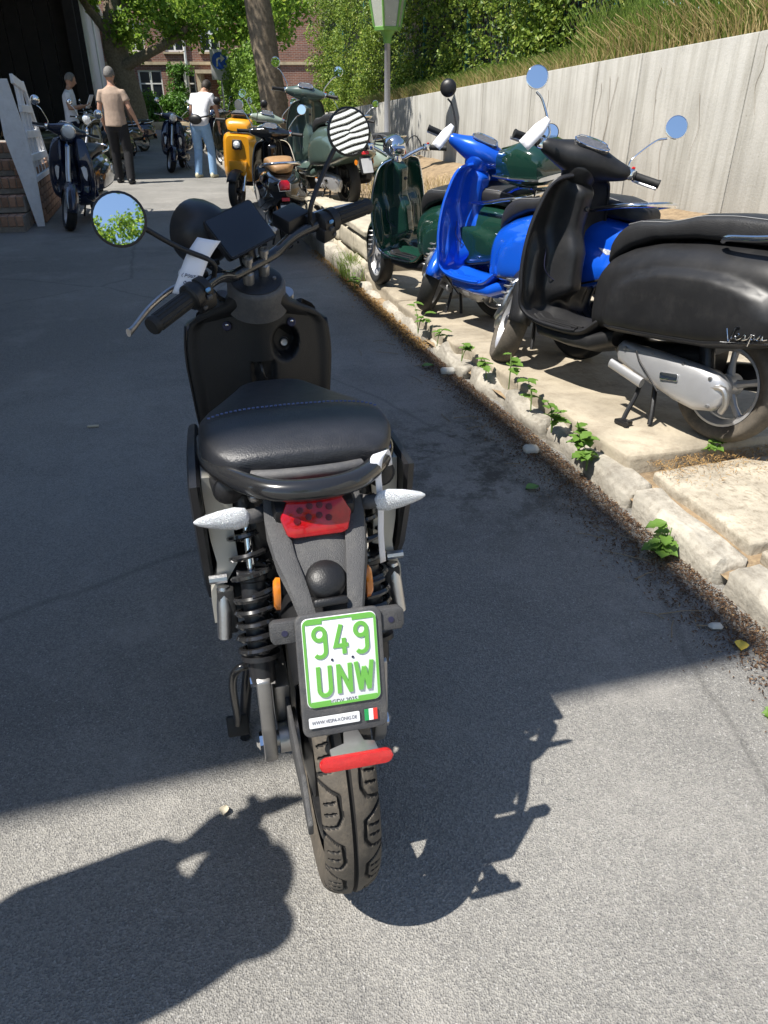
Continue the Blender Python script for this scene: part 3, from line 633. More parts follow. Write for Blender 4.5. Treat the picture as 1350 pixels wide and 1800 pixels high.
# tail lamp
tu, tw = Vector((0, -1, 0)), Vector((.45, 0, .89)); tn = Vector((-.89, 0, .45))
mb = MB(); mb.prism([(-.054, -.006), (-.046, -.034), (-.036, -.038), (.036, -.038), (.046, -.034), (.054, -.006), (.036, .03), (-.036, .03)], Vector((-.04, 0, .770)), tu, tw, -tn*.03, .004); tl = obj('tail_lamp', mb, REDL, E, 30)
mb = MB()
for x, y in ((-.024, .003), (-.009, .008), (.006, .008), (.020, .004), (-.03, -.012), (-.012, -.008), (.004, -.007), (.018, -.012)): mb.lathe([(.0052, 0), (.0052, .0012), (.003, .0014)], Vector((-.04, 0, .770))+tu*x+tw*y+tn*.0003, tn, 8)
obj('lamp_diode', mb, pm('dark_red', (.09, .003, .006), .2), tl)
mb = MB(); mb.box((.015, 0, .755), (.09, .125, .075), Matrix.Rotation(-.35, 3, 'Y'), .012); obj('tail_housing', mb, BLK, E)
# grab rail and rack plate
mb = MB(); mb.tube([(.26, .150, .770), (.15, .148, .786), (.075, .132, .798), (.012, .100, .804), (-.030, .055, .806), (-.042, 0, .807), (-.030, -.055, .806), (.012, -.100, .804), (.075, -.132, .798), (.15, -.148, .786), (.26, -.150, .770)], .0165, 16, 6); gr_ = obj('grab_rail', mb, BAR, E)
mb = MB(); mb.tube([(.03, .085, .803), (.018, .05, .806), (.014, 0, .807), (.018, -.05, .806), (.03, -.085, .803)], .010, 10, 4); mb.box((.06, 0, .785), (.07, .08, .006), None, .002); obj('seat_lip', mb, GRYP, E)
# seat: tapered saddle with a stitched ridge
def seat_sec(x):
    hw = interp(x, [.03, .06, .12, .20, .30, .40, .48, .55, .60], [.105, .138, .158, .160, .142, .108, .082, .066, .045]); zt = interp(x, [.03, .06, .10, .16, .22, .32, .42, .50, .57, .60], [.832, .845, .852, .855, .846, .822, .804, .790, .765, .74])
    zb = interp(x, [.03, .1, .3, .6], [.795, .785, .755, .705]); out = []
    n = 36
    for j in range(n):
        a = 2*math.pi*j/n; c_, s_ = math.cos(a), math.sin(a); e = 2/4.2 if s_ > 0 else 2/5
        y = hw*math.copysign(abs(c_)**e, c_)*(1-.06*max(0, s_)**2); hh = (zt-zb)
        z = zb+hh*.5+hh*.5*math.copysign(abs(s_)**e, s_); z += -.018*(y/.16)**2*max(0, s_) if x > .19 else -.006*(y/.16)**2
        out.append(Vector((x, y, z)))
    return out
mb = MB(); mb.loft([seat_sec(x) for x in np.concatenate([np.linspace(.03, .10, 6), np.linspace(.12, .60, 26)])]); se = obj('seat', mb, SEATL, E, 180, sub=1)
_ss = sorted([(p.y, p.z) for p in seat_sec(.19) if p.z > .80])
zz = lambda y: interp(y, [a for a, b in _ss], [b for a, b in _ss])+.001
mb = MB()
for y in np.arange(-.146, .146, .0075): mb.box((.19+.0*y, y, zz(y)+.0005), (.0022, .0048, .0022), None, 0)
obj('seam_stitching', mb, pm('blue_thread', (.10, .13, .26), .7), se)
# body under the seat: tapered black tub, side covers, battery box, floor
def bsec(x, hw, zb, zt, e=4): return sec(x, (zb+zt)/2, hw, (zt-zb)/2, e, 24)
mb = MB(); mb.loft([bsec(.07, .085, .64, .775), bsec(.12, .10, .56, .785), bsec(.25, .125, .42, .78), bsec(.4, .125, .34, .765), bsec(.55, .10, .31, .735), bsec(.62, .08, .30, .70)]); obj('body_tub', mb, BLK, E, 50)
for sg in (1, -1):
    mb = MB(); o_ = [(.05, .785), (.06, .72), (.10, .60), (.18, .48), (.30, .40), (.50, .36), (.62, .40), (.60, .62), (.42, .74), (.20, .785)]
    rings = []
    for k_, (y, s_) in enumerate(((.164, .97), (.169, 1.0), (.180, .98), (.184, .9))): rings.append([Vector((lerp(.35, a, s_), sg*y, lerp(.62, b, s_))) for a, b in o_])
    mb.loft(rings); obj('side_cover', mb, SAT, E, 30)
    mb = MB(); mb.prism([(.30, .35), (.62, .32), (.84, .32), (.86, .36), (.62, .37), (.34, .40)], (0, .10*sg, 0), (1, 0, 0), (0, 0, 1), (0, .08*sg, 0), .01); obj('foot_board', mb, RUB, E)
mb = MB(); mb.loft([bsec(.58, .11, .27, .36), bsec(.7, .13, .27, .36), bsec(.86, .13, .28, .38)]); obj('floor_tunnel', mb, BLK, E)
mb = MB(); mb.loft([bsec(-.05+.10, .05, .50, .64, 3), bsec(.12, .06, .42, .60, 3), bsec(.2, .07, .36, .55, 3)]); obj('inner_mudguard', mb, BLK, E)
mb = MB()
def mudg(a): return Vector((ER*1.09*math.cos(a), 0, ER+ER*1.09*math.sin(a)))
rings = []
for a in np.linspace(R_(48), R_(118), 16):
    p = mudg(a); n_ = Vector((math.cos(a), 0, math.sin(a))); rings.append([p+Vector((0, y, 0))-n_*(.035*(abs(y)/.06)**2.5) for y in np.linspace(-.06, .06, 9)])
mb.loft(rings, False, False); obj('rear_mudguard', mb, BLK, E, 60, solid=.004)
# leg shield seen from the saddle
def shx(y, z): return .735+.055*(abs(y)/.17)**2+.05*sstep(.75, .35, z)-.02*math.exp(-(y/.07)**2)
def shw(z): return interp(z, [.30, .42, .60, .74, .79, .83, .848, .868], [.125, .150, .166, .174, .172, .166, .152, .11])
rows = np.concatenate([np.linspace(.30, .80, 16), np.linspace(.81, .93, 14)]); cols = np.linspace(-1, 1, 41); mb = MB(); vs_ = []
def shp(z, c):
    y = c*shw(z); x = shx(y, z)-.012*sstep(.80, .98, abs(c))
    d_ = math.hypot((y+.058)/.032, (z-.797)/.040)
    if d_ < 1.12: x += .045*(1-sstep(.78, 1.12, d_))                # round key recess
    if abs(y) < .03 and z < .76: x += .016*sstep(.03, .02, abs(y))*sstep(.765, .755, z)
    return (x, y, z)
mb.grid(shp, np.linspace(.30, .868, 112), np.linspace(-1, 1, 91)); ls = obj('leg_shield', mb, SHLD, E, 60, solid=.03, off=1)
mb = MB(); mb.lathe([(.0125, -.005), (.0125, .004), (.009, .006), (0, .0062)], (.775, -.058, .787), (-1, 0, .1), 20); lk = obj('ignition_lock', mb, BLK, ls); mb = MB(); mb.lathe([(.0075, .0), (.0088, .001), (.0075, .0025), (.005, .0022)], (.7695, -.058, .7876), (-1, 0, .1), 20); obj('lock_ring', mb, ALU, lk)
for y in (.075, -.075):
    mb = MB(); mb.lathe([(.0105, -.002), (.0105, .002), (.0085, .004)], (shx(y, .845)-.006, y, .845), (-1, 0, .2), 16); s1 = obj('screw_recess', mb, INK, ls); mb = MB(); mb.ell((shx(y, .85)-.010, y, .849), (.003, .0042, .0035), None, 10, 6); obj('screw', mb, CHR, s1)
mb = MB(); mb.tube([(.735, .006, .755), (.715, .006, .752), (.705, .004, .738), (.712, .0, .722), (.722, -.006, .715)], .0035, 8, 4); mb.box((.742, .004, .745), (.02, .05, .05), None, .005); obj('bag_hook', mb, DARKM, ls)
for sg in (1, -1):
    mb = MB(); mb.grid(lambda z, u: (shx(.17, z)+.015+u*.10, sg*(shw(z)+.004-.035*u*u), z), np.linspace(.36, .83, 20), np.linspace(0, 1, 8)); obj('front_side_panel', mb, SAT, E, 60, solid=.006)
# front mudguard, fork and nose
rings = []
for a in np.linspace(R_(20), R_(165), 22):
    p = Vector((1.2+ER*1.1*math.cos(a), 0, ER+ER*1.1*math.sin(a))); n_ = Vector((math.cos(a), 0, math.sin(a))); rings.append([p+Vector((0, y, 0))-n_*(.04*(abs(y)/.062)**2.5) for y in np.linspace(-.062, .062, 9)])
mb = MB(); mb.loft(rings, False, False); obj('front_mudguard', mb, BLK, E, 60, solid=.004)
for sg in (1, -1):
    mb = MB(); mb.tube([(.80, .075*sg, .90), (1.19, .075*sg, .29)], .018, 12); obj('fork_leg', mb, ALU, E)
mb = MB(); mb.loft([bsec(.79, .14, .36, .76, 3), bsec(.86, .12, .40, .78, 3), bsec(.92, .09, .46, .76, 3), bsec(.95, .04, .52, .80, 3)]); obj('nose_cover', mb, SAT, E, 60)
# steering: everything here turns with the bars (38 degrees to the left)
rk, th = R_(23), R_(38); ua = Vector((-math.sin(rk), 0, math.cos(rk))); f0 = Vector((math.cos(rk), 0, math.sin(rk))); l0 = Vector((0, 1, 0))
fa = f0*math.cos(th)+l0*math.sin(th); la = l0*math.cos(th)-f0*math.sin(th); sp = Vector((.72, 0, .95)); RS = Matrix((fa, la, ua)).transposed()
def T(f, l, u): return sp+fa*f+la*l+ua*u
mb = MB(); mb.lathe([(.070, -.070), (.068, -.055), (.0665, -.045), (.0655, -.012), (.062, -.004), (.056, -.001)], sp, ua, 36); obj('head_cup', mb, GRYP, E, 50)
mb = MB(); mb.loft([[Vector((cx-hx*math.copysign(abs(math.cos(q))**.8, math.cos(q)), hw*math.copysign(abs(math.sin(q))**.8, math.sin(q)), z)) for q in np.linspace(0, 2*math.pi, 32, endpoint=False)] for z, hw, hx, cx in ((.915, .066, .058, .735), (.898, .078, .056, .742), (.882, .105, .05, .757), (.862, .138, .042, .778), (.84, .160, .030, .792), (.80, .168, .022, .805))]); obj('neck_cowl', mb, SHLD, E, 60)
mb = MB(); mb.lathe([(.0575, -.004), (.0575, .0), (.05, .003), (0, .004)], sp, ua, 36); tc_ = obj('top_clamp', mb, SAT, E); mb = MB(); mb.lathe([(.004, .0), (.004, .004)], T(-.03, -.028, .003), ua, 10); obj('clamp_screw', mb, ALU, tc_)
mb = MB(); mb.tube([T(-.05, .31, .075), T(-.035, .2, .078), T(-.012, .12, .066), T(.0, .07, .040), T(.0, .03, .038), T(0, -.03, .038), T(.0, -.07, .040), T(-.012, -.12, .066), T(-.035, -.2, .078), T(-.05, -.31, .075)], .0125, 14, 6); hb = obj('handlebar', mb, BAR, E)
for l in (.024, -.024):
    mb = MB(); mb.lathe([(.0125, 0), (.0125, .028), (.009, .030), (.009, .054), (.0115, .056), (.0115, .066), (.007, .067), (.006, .061)], T(-.002, l, .0), ua, 16); obj('bar_riser', mb, STEEL, hb)
for sg in (1, -1):
    e0, e1 = T(-.052, .325*sg, .0745), T(-.037, .215*sg, .0775); mb = MB(); d_ = (e1-e0)
    mb.lathe([(.0, -.002), (.0165, -.001), (.0185, .004), (.0175, .010), (.0165, .014), (.0165, d_.length*.93), (.021, d_.length*.95), (.021, d_.length)], e0, d_, 20)
    for k in range(12):
        a = 2*math.pi*k/12; u_ = d_.normalized().orthogonal().normalized(); w_ = d_.normalized().cross(u_); q = (u_*math.cos(a)+w_*math.sin(a))*.0165
        mb.tube([e0+d_*.14+q, e0+d_*.9+q], .0016, 5)
    obj('grip', mb, RUB, hb)
    c0 = T(-.032, .185*sg, .078); RB = Matrix((d_.normalized(), d_.normalized().orthogonal().normalized(), d_.normalized().cross(d_.normalized().orthogonal().normalized()))).transposed()
    mb = MB(); mb.lathe([(.022, -.006), (.0265, -.002), (.0265, .016), (.022, .018), (.022, .024), (.0255, .026), (.0255, .042), (.02, .046)], T(-.037, .215*sg, .0775), d_*1, 20); mb.box(c0-ua*.018-fa*.012, (.03, .045, .035), RS, .007); sw = obj('switch_box', mb, BLK, hb)
    mb = MB(); mb.box(c0-fa*.028-ua*.002, (.008, .012, .009), RS, .002); mb.box(c0-fa*.026-ua*.022+la*.012*sg, (.008, .010, .008), RS, .002); obj('switch_button', mb, GRYP, sw)
    mb = MB(); mb.box(c0-fa*.026+ua*.014, (.006, .011, .007), RS, .002); obj('switch_symbol', mb, pm('blue_print', (.15, .35, .6), .4), sw)
    if sg > 0:
        mb = MB(); mb.tube([T(.012, .17, .062), T(.03, .205, .058), T(.022, .27, .052), T(-.005, .335, .050), T(-.012, .352, .052)], [.007, .0075, .007, .007, .009], 10, 5, flat=.6, up=ua); obj('brake_lever', mb, ALU, hb)
        mb = MB(); mb.box(T(.012, .16, .075), (.04, .05, .03), RS, .008); obj('brake_clamp', mb, BLK, hb)
    else:
        mb = MB(); mb.tube([T(.012, -.17, .062), T(.03, -.205, .058), T(.022, -.27, .052), T(.0, -.33, .050)], [.007, .0075, .007, .009], 10, 5, flat=.6, up=ua); obj('brake_lever', mb, ALU, hb)
        mb = MB(); mb.box(T(.02, -.135, .085), (.055, .07, .035), RS, .006); mb.lathe([(.02, -.012), (.02, .012)], T(-.012, -.162, .079), la, 14); obj('brake_clamp', mb, BLK, hb)
# display box, round head lamp, cables
dw = (T(.07, 0, .13)-T(0, 0, .085)).normalized(); dn = la.cross(dw).normalized(); dn = dn if dn.z > 0 else -dn; RD = Matrix((dw, la, dn)).transposed()
mb = MB(); rings = []
for h, s_ in ((-.040, .62), (-.024, .86), (-.006, .98), (.0, 1.0), (.004, .985)):
    rings.append([T(.035, .006, .1075)+dw*(a*s_)+la*(b*s_)+dn*h for a, b in rrect(.098, .136, .008, 4)])
mb.loft(rings); dsp = obj('display_box', mb, BLK, E, 25); mb = MB(); mb.prism(rrect(.090, .128, .005), T(.035, .006, .1075)+dn*.0042, dw, la, dn*.0012, .0004); obj('display_glass', mb, pm('display_glass', (.008, .009, .012), .12, var=.1, coat=.5, spec=.6), dsp)
mb = MB(); mb.tube([T(.02, 0, .03), T(.03, 0, .08)], .02, 10); obj('display_bracket', mb, BLK, dsp)
hd = (fa*.95-ua*.30).normalized()
hc = T(.16, .0, .04)
mb = MB(); mb.lathe([(.0, -.062), (.025, -.060), (.048, -.046), (.062, -.024), (.068, .0), (.071, .02), (.071, .034), (.064, .038)], hc, hd, 32); hl = obj('head_lamp', mb, SAT, E, 60); mb = MB(); mb.lathe([(.064, .034), (.045, .044), (0, .048)], hc, hd, 28); obj('lamp_lens', mb, CLR, hl)
mb = MB(); mb.tube([T(.06, .04, .0), T(.12, .055, .02)], .009, 8); mb.tube([T(.06, -.04, .0), T(.12, -.055, .02)], .009, 8); obj('lamp_bracket', mb, BLK, hl)
for pts in ([(.02, .15, .07), (.08, .13, .03), (.09, .06, -.04), (.05, .02, -.13)], [(.01, .14, .065), (.05, .11, -.0), (.04, .05, -.06), (.02, .02, -.12)], [(.03, -.14, .08), (.09, -.12, .03), (.09, -.05, -.04), (.05, -.02, -.12)]):
    mb = MB(); mb.tube([T(*p) for p in pts], .0045, 8, 6); obj('cable', mb, RUB, hb)
for l in (.075, -.075):
    mb = MB(); c_ = T(.08, l*1.15, .035); mb.tube([T(.07, l*.6, .03), c_], .007, 8); a_ = obj('front_indicator', mb, BLK, E); mb = MB(); mb.ell(T(.08, l*1.5, .035), (.02, .035, .013), RS, 12, 8); obj('indicator_lens', mb, CLR, a_)
# mirrors: left glass looks up at the sky and a tree behind, right one at the slatted house
MLc, MRc = T(.065, .272, .222), T(.0, -.3, .235)
def aim(c, target):
    w = E.matrix_basis @ c; a = (Vector((0, 0, 1.3))-w).normalized(); b = (Vector(target)-w).normalized(); return E.matrix_basis.to_3x3().inverted() @ (a+b)
mirror(E, MLc, aim(MLc, (1.0, -19, 9.3)), .048, [T(-.02, .135, .08), T(-.02, .137, .115), T(.02, .185, .15), T(.06, .232, .195)], .0055)
mirror(E, MRc, aim(MRc, (8.6, -9, 4.0)), .0485, [T(-.02, -.155, .08), T(-.02, -.158, .125), T(.0, -.215, .165), T(.008, -.262, .205)], .0055)
# side stand
mb = MB(); mb.tube([(.17, .09, .31), (.15, .135, .33), (.16, .158, .29), (.205, .160, .15), (.215, .162, .115)], .0085, 10, 5); mb.tube([(.30, .06, .30), (.15, .1, .32)], .014, 10); ss = obj('side_stand', mb, BAR, E); mb = MB(); mb.box((.225, .162, .10), (.012, .046, .05), Matrix.Rotation(.35, 3, 'Y'), .005); obj('stand_foot', mb, RUB, ss)
# centre stand carries the bike
for sg in (1, -1):
    mb = MB(); mb.tube([(.36, .07*sg, .33), (.33, .12*sg, .18), (.31, .15*sg, .012)], .013, 10, 4); mb.tube([(.35, .15*sg, .012), (.27, .15*sg, .012)], .012, 8); obj('centre_stand', mb, BAR, E)
mb = MB(); mb.tube([(.30, .045, .33), (.05, .06, .29), (-.01, .06, .30)], .0065, 8, 4); mb.tube([(.40, .06, .45), (.10, .075, .42), (.02, .07, .31)], .005, 8, 4); obj('wiring', mb, RUB, E)
mb = MB(); mb.grid(lambda u, v: (lerp(.12, -.215, u), .066+.006*v, lerp(.33, .26, u)+(v-.5)*lerp(.12, .06, u)), np.linspace(0, 1, 8), np.linspace(0, 1, 4)); mb2 = MB()
mb2.prism([(.10, .36), (-.06, .375), (-.20, .40), (-.262, .36), (-.255, .33), (-.19, .335), (-.09, .30), (.05, .27)], (0, .060, 0), (1, 0, 0), (0, 0, 1), (0, .008, 0), .002); obj('hub_guard', mb2, FEND, E, 40)
# paper tags: one on the left mirror stem, one on the grab rail
TAGP = WHT
tg = empty('paper_tag'); tg.parent = None
def world_of(p): return E.matrix_basis @ Vector(p)
a_, b_ = T(.0, .165, .148), T(.0, .165, .148)
tp = [world_of(p) for p in [(.60, .118, 1.062), (.583, .142, 1.035), (.565, .162, 1.0), (.555, .180, .966)]]
wdir = (world_of((.565, .112, .99))-world_of((.565, .162, 1.0))).normalized()
mb = MB(); mb.grid(lambda u, v: cr(tp, 4)[int(round(u*12))]+wdir*(v*lerp(.046, .044, u)-.0)+Vector((0, -.004*math.sin(v*3), 0)), np.linspace(0, 1, 13), np.linspace(0, 1, 5))
bpy.data.objects.remove(tg); tg = obj('paper_tag', mb, TAGP, None, 60, solid=.0005); tag(tg, 'white paper tag with handwriting hanging from the left mirror of the black electric scooter', 'tag')
q0, q1, q2 = tp[1], tp[2], tp[3]; uu = wdir; wv_ = (tp[2]-tp[3]).normalized(); nn_ = uu.cross(wv_); nn_ = nn_ if nn_.dot(Vector((0, 0, 1.3))-q2) > 0 else -nn_
mb = MB()
def hand(cx, cy, sc):
    for st in ([(-.020, .006), (-.023, 0), (-.020, -.006)], [(-.014, -.005), (-.014, .005), (-.010, .004), (-.010, 0), (-.014, 0)], [(-.006, -.004)]+arc(-.004, 0, .003, .004, -120, 200, 8), [(.002, .004), (.002, -.003), (.006, -.003), (.006, .004)], [(.010, -.004), (.010, .005)], [(.010, 0), (.014, .004)], [(.018, .006), (.021, 0), (.018, -.006)]): mb.ribbon([(a*sc+cx, b*sc+cy) for a, b in st], .0011, q2+wv_*.034+uu*.022+nn_*.0075, uu, wv_, nn_, .0004)
hand(0, .004, .72)
for st in ([(-.006, -.008)]+arc(-.006, -.010, .0024, .0028, 0, 360, 10), [(-.0036, -.010), (-.0036, -.015)], [(.001, -.007), (.001, -.015)], [(.006, -.007), (.006, -.015)]): mb.ribbon(st, .0011, q2+wv_*.034+uu*.022+nn_*.0075, uu, wv_, nn_, .0004)
obj('handwriting', mb, INK, tg, 0)
rp = [(.045, -.128, .786), (.034, -.122, .812), (.02, -.114, .8255), (.002, -.104, .822), (-.004, -.104, .800), (.004, -.110, .74), (.010, -.112, .68), (.02, -.118, .62)]
P_ = cr([world_of(p) for p in rp], 4); wd_ = (world_of((.012, -.126, .8))-world_of((0, -.10, .8))).normalized()
mb = MB(); mb.grid(lambda u, v: P_[int(round(u*(len(P_)-1)))]+wd_*(v-.5)*lerp(.03, .012, sstep(.35, .6, u)), np.linspace(0, 1, len(P_)), np.linspace(0, 1, 4)); o = obj('paper_tag', mb, TAGP, None, 60, solid=.0005); tag(o, 'white paper strip looped around the grab rail of the black electric scooter', 'tag')
# ================================================================ buildings
def brick_mat():
    m = bpy.data.materials.new('far_brick'); m.use_nodes = True; N = m.node_tree.nodes; L = m.node_tree.links; b = N['Principled BSDF']
    tc = N.new('ShaderNodeTexCoord'); mp = N.new('ShaderNodeMapping'); mp.inputs['Rotation'].default_value = (R_(90), 0, 0); L.new(tc.outputs['Object'], mp.inputs[0])
    bt = N.new('ShaderNodeTexBrick'); bt.inputs['Scale'].default_value = 1; bt.inputs['Brick Width'].default_value = .25; bt.inputs['Row Height'].default_value = .077; bt.inputs['Mortar Size'].default_value = .008
    bt.inputs['Color1'].default_value = (.26, .105, .065, 1); bt.inputs['Color2'].default_value = (.17, .075, .055, 1); bt.inputs['Mortar'].default_value = (.33, .28, .23, 1); L.new(mp.outputs[0], bt.inputs['Vector'])
    n = N.new('ShaderNodeTexNoise'); n.inputs['Scale'].default_value = .9; n.inputs['Detail'].default_value = 7; L.new(tc.outputs['Object'], n.inputs['Vector'])
    x = N.new('ShaderNodeMix'); x.data_type = 'RGBA'; x.blend_type = 'MULTIPLY'; x.inputs[0].default_value = .6; r = N.new('ShaderNodeValToRGB'); r.color_ramp.elements[0].color = (.6, .58, .56, 1); r.color_ramp.elements[0].position = .3; r.color_ramp.elements[1].position = .65
    L.new(n.outputs[0], r.inputs[0]); L.new(bt.outputs[0], x.inputs[6]); L.new(r.outputs[0], x.inputs[7]); L.new(x.outputs[2], b.inputs['Base Color']); b.inputs['Roughness'].default_value = .9
    bp = N.new('ShaderNodeBump'); bp.inputs['Strength'].default_value = .6; bp.inputs['Distance'].default_value = .01; L.new(bt.outputs[1], bp.inputs['Height']); bp.invert = True; L.new(bp.outputs[0], b.inputs['Normal'])
    return m
FBR = brick_mat(); WFR = pm('window_white', (.66, .66, .62), .5, var=.06); GLS = pm('window_glass', (.012, .016, .018), .06, var=.3, spec=.8, coat=.3); SAND = pm('sandstone', (.42, .34, .22), .85, var=.25, scale=3, bump=.4, bscale=30)
DARK = pm('dark_boards', (.016, .014, .013), .8, var=.3, scale=3); GREYW = pm('grey_render', (.52, .54, .56), .8, var=.12, scale=2, bump=.3, bscale=40); ROOF = pm('roof_felt', (.06, .055, .05), .9, var=.3); WBRD = pm('grey_white_wood', (.74, .75, .77), .6, var=.1, scale=6, dust=.25)
# brick house closing the street
bh = tag(empty('brick_house', (-11, 44, 0)), 'red brick house with white windows closing the far end of the yard', 'house')
wins = [(-12.25, 1.05, 1.25, 1.6), (-10.45, 1.05, 1.15, 1.6), (-10.8, 3.45, 1.0, 1.25), (-8.95, 3.45, 1.0, 1.25), (-12.8, 3.45, 1.0, 1.25), (-15.2, 1.05, 1.25, 1.6), (-6.6, 3.45, 1, 1.25), (-15.2, 3.45, 1.0, 1.25), (-11.0, 5.9, 1, 1.25), (-8.95, 5.9, 1, 1.25), (-13.0, 5.9, 1, 1.25)]
xsq = sorted({-24, 6}|{a-w/2 for a, z, w, h in wins}|{a+w/2 for a, z, w, h in wins}); zsq = sorted({0, 8.5}|{z for a, z, w, h in wins}|{z+h for a, z, w, h in wins})
mb = MB()
for x0, x1 in zip(xsq[:-1], xsq[1:]):
    for z0, z1 in zip(zsq[:-1], zsq[1:]):
        if any(a-w/2-1e-3 < (x0+x1)/2 < a+w/2 and z < (z0+z1)/2 < z+h for a, z, w, h in wins): continue
        o_ = len(mb.v); mb.add([(x0+11, 0, z0), (x1+11, 0, z0), (x1+11, 0, z1), (x0+11, 0, z1)], [(0, 1, 2, 3)])
for a, z, w, h in wins:
    x0, x1 = a-w/2+11, a+w/2+11
    for q in (((x0, z), (x1, z)), ((x1, z), (x1, z+h)), ((x1, z+h), (x0, z+h)), ((x0, z+h), (x0, z))):
        mb.add([(q[0][0], 0, q[0][1]), (q[1][0], 0, q[1][1]), (q[1][0], .16, q[1][1]), (q[0][0], .16, q[0][1])], [(0, 1, 2, 3)])
obj('brick_wall', mb, FBR, bh, 0)
for a, z, w, h in wins:
    x = a+11; fw = obj('window', MB().box((x, .12, z+h*.5), (.07, .05, h)).box((x, .12, z+.04), (w, .06, .08)).box((x, .12, z+h-.04), (w, .06, .08)).box((x-w/2+.04, .118, z+h/2), (.08, .06, h)).box((x+w/2-.04, .118, z+h/2), (.08, .06, h)).box((x, .121, z+h*.62), (w, .05, .06)), WFR, bh, 0)
    for sg in (-1, 1):
        for zz0, hh in ((z+.08, h*.62-.11), (z+h*.62+.03, h*.38-.11)): obj('pane', MB().box((x+sg*w*.25, .13, zz0+hh/2), (w*.5-.1, .01, hh)), GLS, fw, 0)
    obj('sill', MB().box((x, -.05, z-.05), (w+.16, .2, .08)), SAND, fw, 0)
obj('porch', MB().box((2.15, -.6, 2.55), (1.5, 1.2, .16)).box((1.5, -.5, 1.25), (.22, .9, 2.45)).box((2.8, -.5, 1.25), (.22, .9, 2.45)), SAND, bh, 0)
obj('downpipe', MB().tube([(.75, -.1, 0), (.75, -.1, 8)], .07, 8), WFR, bh); obj('string_course', MB().box((-4, -.03, 2.95), (26, .1, .14)), SAND, bh, 0)
# bay at the left: canopy with a dark back wall, then the grey rendered wing
cb = tag(empty('canopy_shed', S(20, -7, 0)), 'dark open fronted shed with a flat canopy behind the parked scooters', 'shed'); O_ = S(20, -7, 0)
def sbox(s0, s1, t0, t1, z0, z1):
    mb = MB(); mb.box((0, 0, 0), ((t1-t0), (s1-s0), z1-z0), Matrix.Rotation(STREET, 3, 'Z')); c = S((s0+s1)/2, (t0+t1)/2, (z0+z1)/2)
    mb.v = [tuple(Vector(v)+c) for v in mb.v]; return mb
def rel(mb, o): mb.v = [tuple(Vector(v)-o) for v in mb.v]; return mb
obj('canopy_roof', rel(sbox(13.95, 26, -11.5, -2.7, 4.5, 4.75), O_), DARK, cb, 0); obj('fascia', rel(sbox(13.87, 13.95, -11.5, -2.7, 4.2, 4.75), O_), DARK, cb, 0)
for t in np.arange(-11.4, -3.25, .42): obj('wall_board', rel(sbox(25.6, 25.68, t, t+.405, 0, 4.5), O_), DARK, cb, 0)
obj('side_wall', rel(sbox(14.4, 25.6, -11.5, -11.4, 0, 4.5), O_), DARK, cb, 0)
for s_ in (14.6, 25.3): obj('post', rel(sbox(s_, s_+.28, -3.45, -3.17, 0, 4.5), O_) if s_ > 20 else rel(sbox(s_, s_+.2, -11.2, -11.0, 0, 4.5), O_), DARK, cb, 0)
gw = tag(empty('grey_wing', S(35, -6, 0)), 'grey rendered building wing with narrow windows beside the dark shed', 'building'); O_ = S(35, -6, 0)
obj('wall', rel(sbox(25.7, 46, -10, -3.35, 0, 4.6), O_), GREYW, gw, 0); rf = obj('roof', rel(sbox(25.6, 46.2, -10.2, -3.0, 4.6, 4.85), O_), ROOF, gw, 0); obj('gutter', MB().tube([S(25.6, -2.93, 4.6)-O_, S(46.2, -2.93, 4.6)-O_], .07, 8), WFR, rf)
for s_, w_ in ((27.5, .5), (31, .5)): f_ = obj('window', rel(sbox(s_, s_+w_, -3.4, -3.3, 1.9, 3.2), O_), GLS, gw, 0); obj('frame', rel(sbox(s_-.07, s_, -3.38, -3.27, 1.8, 3.3), O_), WFR, f_, 0)
obj('downpipe', MB().tube([S(45.7, -3.22, 0)-O_, S(45.7, -3.22, 4.6)-O_], .09, 8), WFR, gw); obj('corner_board', MB().tube([S(37, -3.25, 0)-O_, S(37, -3.25, 4.6)-O_], .05, 6), WFR, gw)
bl = tag(sbox and obj('blue_banner', sbox(14.9, 14.96, -5.15, -4.45, .3, 3.6), pm('blue_cloth', (.012, .04, .2), .6, var=.15), None, 0), 'tall dark blue banner standing at the edge of the dark shed', 'banner')
# workshop to the left of the camera: its roof throws the big shade over the yard
wk = tag(empty('workshop', S(4, -7, 0)), 'tall plastered workshop beside the yard whose roof shades the asphalt', 'building'); O_ = S(4, -7, 0)
obj('wall', rel(sbox(-.5, 8.6, -9, -4.35, 0, 6.8), O_), pm('ochre_render', (.45, .40, .32), .85, var=.12, scale=2), wk, 0); obj('roof', rel(sbox(-.85, 8.86, -9.3, -3.87, 6.8, 7.0), O_), ROOF, wk, 0)
for s_ in (.8, 3.2, 5.6): f_ = obj('window', rel(sbox(s_, s_+1.3, -4.36, -4.31, 1.3, 2.9), O_), GLS, wk, 0); obj('frame', rel(sbox(s_-.08, s_+1.38, -4.355, -4.30, 1.2, 1.3), O_), WFR, f_, 0)
# slatted white house behind the camera, seen in the right-hand mirror
sh = tag(empty('slatted_house', (7, -9, 0)), 'white horizontally slatted house front behind the photographer', 'house')
obj('wall', MB().box((2, 0, 4), (.2, 16, 8)), DARK, sh, 0)
sm = MB().box((0, 0, 0), (.05, 16, .17)).v
slat_me = None
for i in range(56):
    mb = MB().box((0, 0, 0), (.05, 16, .075), Matrix.Rotation(.15, 3, 'Y'))
    if slat_me is None: o = obj('slat', mb, WFR, sh, 0); slat_me = o
    else: o = slat_me.copy(); C.objects.link(o)
    o.location = (1.85, 0, .3+i*.14)
